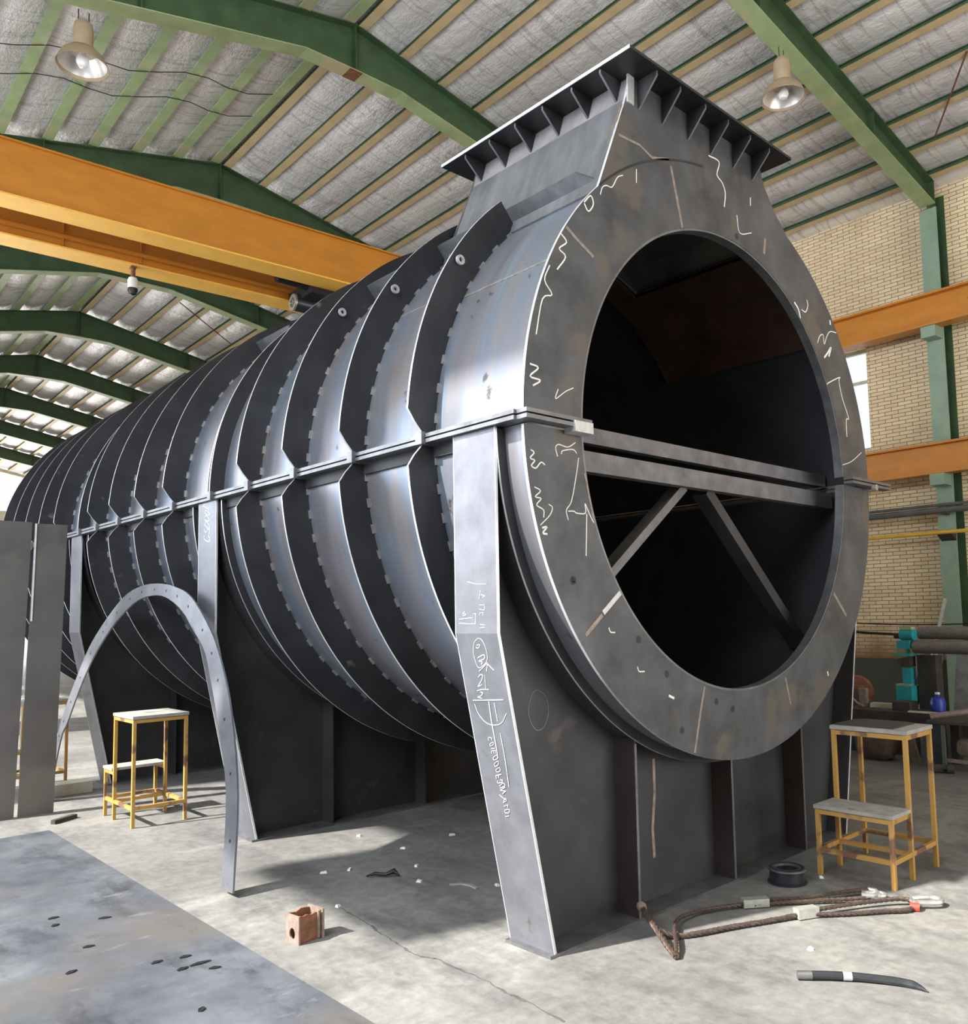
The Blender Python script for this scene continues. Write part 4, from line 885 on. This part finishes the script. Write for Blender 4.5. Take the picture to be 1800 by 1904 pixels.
# ================================================================ PLATE ROLLS AND CLUTTER BY THE RIGHT WALL
rm = thing('plate_rolling_machine', 'teal plate rolling machine with long worn rolls by the brick wall', 'machine', (5.42, 1.28, 0))
rm.rotation_euler = (0, 0, rad(-8))
# its own axes: rolls run along -y
MB().box((-.11, -.01, .46), (.11, .17, .655)).build('lower_stand', 'teal', rm)
MB().box((-.11, .01, .656), (.0, .17, .675)).build('stand_cap', 'alu', rm)
MB().box((-.05, .02, .655), (.05, .12, .85)).build('upright', 'teal', rm)
MB().prism([(.02, .86), (.13, .86), (.17, .94), (.02, .98)], 0, -.06, .06).build('dark_link', 'dark', rm)
MB().box((-.08, .0, .98), (.08, .19, 1.005)).build('yoke', 'teal', rm)
MB().box((-.02, .05, 1.005), (.02, .08, 1.06)).build('yoke_rib', 'teal', rm)
MB().box((-.08, .0, 1.06), (.08, .15, 1.15)).build('lower_bearing', 'teal', rm)
MB().tube([(-.02, -.03, 1.215), (-.02, .12, 1.215)], .062, 18).build('upper_bearing', 'teal', rm, True)
MB().box((-.06, -.02, 1.27), (.02, .12, 1.30)).build('bearing_cap', 'lgreen', rm)
MB().tube([(-.02, .12, 1.20), (-.02, .20, 1.20)], .032, 12).build('shaft_end', 'inner', rm, True)
MB().tube([(0, -.02, 1.085), (0, -3.2, 1.085)], .075, 24).build('lower_roll', 'roll', rm, True)
MB().tube([(.10, -.03, 1.232), (.10, -3.2, 1.232)], .07, 24).build('upper_roll', 'roll', rm, True)
MB().box((.0, -.24, .30), (.14, -.03, .99)).build('machine_frame', 'dark', rm)
MB().box((-.12, -3.5, .0), (.30, -3.2, 1.4)).build('far_housing', 'teal', rm)
for y in (.02, .11): MB().box((-.08, y, .3), (-.06, y+.02, .46)).build('foot_rod', 'teal', rm)
MB().box((-.10, -3.2, 0), (.34, .2, .3)).build('bed', 'dark', rm)
# bench with a heavy post in front of the machine
wb_ = thing('work_bench', 'low grimy steel bench with a heavy dark post in front of the rolling machine', 'bench', (4.12, .55, 0), 0)
MB().box((0, 0, 0), (.10, .10, .43)).build('post', 'darkpipe', wb_)
MB().box((-.006, -.035, 0), (.03, -.005, .42)).build('post_angle', 'gpipe', wb_)
MB().box((-.02, -2.0, .43), (.5, .12, .455)).build('bench_top', 'dark', wb_)
MB().box((.4, -.02, 0), (.48, .06, .43)).build('post', 'dark', wb_); MB().box((.0, -1.95, 0), (.08, -1.87, .43)).build('post', 'dark', wb_)
MB().box((.02, -1.9, .08), (.06, -.04, .11)).build('lower_rail', 'rustl', wb_)
o = MB().tube([(4.14, .64, .49), (4.22, .38, .535), (4.55, -.7, .74)], .028, 12).build('steel_pipe', 'rustl', None, True); tag(o, 'brownish pipe slanting up from the bench post to the right picture edge', 'pipe')
def lumpy(name, label, cat, loc, sx, sy, sz, mat, seed, grp=None):
    r_ = random.Random(seed); vs = []; N, K = 12, 7
    for i in range(K+1):
        th = pi*i/K
        for k in range(N):
            ph = 2*pi*k/N; q = 1+.22*(r_.random()-.5)
            x, y, z = sin(th)*cos(ph), sin(th)*sin(ph), cos(th)
            f = lambda t: math.copysign(abs(t)**.6, t)
            vs.append((sx*f(x)*q, sy*f(y)*q, max(0, sz*(1+f(z)*(1+.15*(r_.random()-.5))))))
    fs = [(i*N+k, (i+1)*N+k, (i+1)*N+(k+1) % N, i*N+(k+1) % N) for i in range(K) for k in range(N)]
    o = MB().add(vs, fs).build(name, mat, None, True, loc=loc); tag(o, label, cat, grp); return o
lumpy('scrap_sack', 'dark brown sack slumped on the floor behind the left legs of the right stool', 'sack', (4.38, 1.27, 0), .15, .2, .15, 'rustd', 1)
lumpy('scrap_sack', 'pale bulging sack by the bench post at the right picture edge', 'sack', (4.34, .36, .115), .09, .11, .085, 'sack', 3)
lumpy('scrap_sack', 'brown sack lying past the pale sack at the right picture edge', 'sack', (4.36, .08, .115), .10, .12, .08, 'rustd', 4)
o = MB().prism([(0, 0), (.07, 0), (.16, .27), (.06, .27)], 0, 0, .05).build('slanting_board', 'rustl', loc=(4.42, .88, 0)); tag(o, 'slanting brown board end behind the right stool', 'board')
o = MB().tube([(4.34, .76, 0), (4.34, .76, .27)], .065, 16).build('grey_canister', 'gpipe', None, True); tag(o, 'grey green canister standing on the floor beside the bench post', 'canister')
o = MB().tube([(4.05, .42, .04), (3.98, .58, .04), (4.02, .47, .04)], .04, 10).build('round_bar', 'dark', None, True); tag(o, 'dark round bar end on the floor at the foot of the bench post', 'bar')
# scrap bin, flywheel and bits left of the machine
o = MB().box((4.72, .72, .0), (5.1, 2.3, .44)).build('scrap_bin', 'dark'); tag(o, 'low long dark scrap bin on the floor behind the right stool', 'bin')
t = thing('flywheel', 'rusty brown wheel standing between the drum leg and the teal stand', 'wheel', (5.34, 1.93, .56), rad(20))
mw = Matrix.Rotation(pi/2, 4, 'Y')
MB().lathe([(.04, 0), (.17, .0), (.19, .02), (.19, .08), (.16, .09), (.04, .07), (.04, 0)], 28, mt=mw).build('wheel_disc', 'rust', t, True)
MB().box((-.02, -.06, -.56), (.1, .06, -.02)).build('pedestal', 'dark', t)
o = MB().tube(smooth_c([(4.9, 1.88, .457), (4.9, 1.86, .50), (4.9, 1.82, .54), (4.9, 1.76, .53), (4.9, 1.70, .48), (4.9, 1.64, .458)], 4), .014, 8).build('bent_pipe', 'sack', None, True); tag(o, 'small bent pipe arching on the scrap bin below the rusty wheel', 'pipe')
o = MB().box((4.97, 1.64, .441), (5.03, 1.72, .64)).build('angle_offcut', 'rustl'); tag(o, 'brown angle offcut standing on the scrap bin next to the bent pipe', 'offcut')
o = MB().box((4.97, 1.34, .441), (5.06, 1.60, .49)).build('plank', 'cream'); tag(o, 'short pale plank on the scrap bin left below the teal stand', 'plank')
o = MB().box((4.74, .78, .441), (4.80, 1.10, .455)).build('thin_slat', 'cream'); tag(o, 'thin pale slat on the scrap bin edge right of the teal stand', 'slat')
o = MB().box((4.84, 1.12, .441), (5.06, 1.30, .53)).build('motor_block', 'dark'); tag(o, 'dark grimy block on the scrap bin under the teal stand', 'block')
# blue jug, leaning bars and grey sheet behind the rolls
t = thing('blue_jug', 'blue plastic jug standing on the scrap bin under the rolls', 'jug', (4.94, .87, .441))
MB().lathe([(0, 0), (.055, 0), (.07, .015), (.075, .10), (.06, .14), (.022, .155), (.022, .18), (0, .18)], 20).build('body', 'blue', t, True)
MB().lathe([(0, .18), (.025, .18), (.025, .2), (0, .2)], 14).build('cap', 'white', t, True)
fl = [('leaning_bar', 'zinc', (6.55, 1.78, 0), (7.3, 1.60, 1.62), .04, 'bright steel bar leaning near the wall column behind the rolls'),
      ('leaning_bar', 'rail', (6.15, 1.50, 0), (6.6, 1.44, 1.05), .12, 'grey flat bar leaning behind the rolls, right of the bright bar'),
      ('leaning_bar', 'cream', (5.95, 1.20, 0), (6.08, 1.30, 1.0), .03, 'pale bar leaning behind the rolls, left of the grey sheet'),
      ('leaning_bar', 'rustl', (6.2, 1.92, 0), (6.7, 1.66, 1.05), .09, 'brownish bar leaning behind the rolls, nearest to the teal stand')]
for nm, mt_, p, q, w_, lab in fl:
    o = MB().bar(p, q, w_, .02, upv=(1, 0, 0)).build(nm, mt_); tag(o, lab, 'bar')
o = MB().add([(6.0, .3, 0), (6.0, 1.14, 0), (6.5, 1.22, .98), (6.5, .3, .98), (6.02, .3, 0), (6.02, 1.14, 0), (6.52, 1.22, .98), (6.52, .3, .98)], [(0,1,2,3), (7,6,5,4), (0,4,5,1), (1,5,6,2), (2,6,7,3), (3,7,4,0)]).build('sheet_panel', 'rail'); tag(o, 'grey metal sheet leaning behind the rolls at the right picture edge', 'sheet')
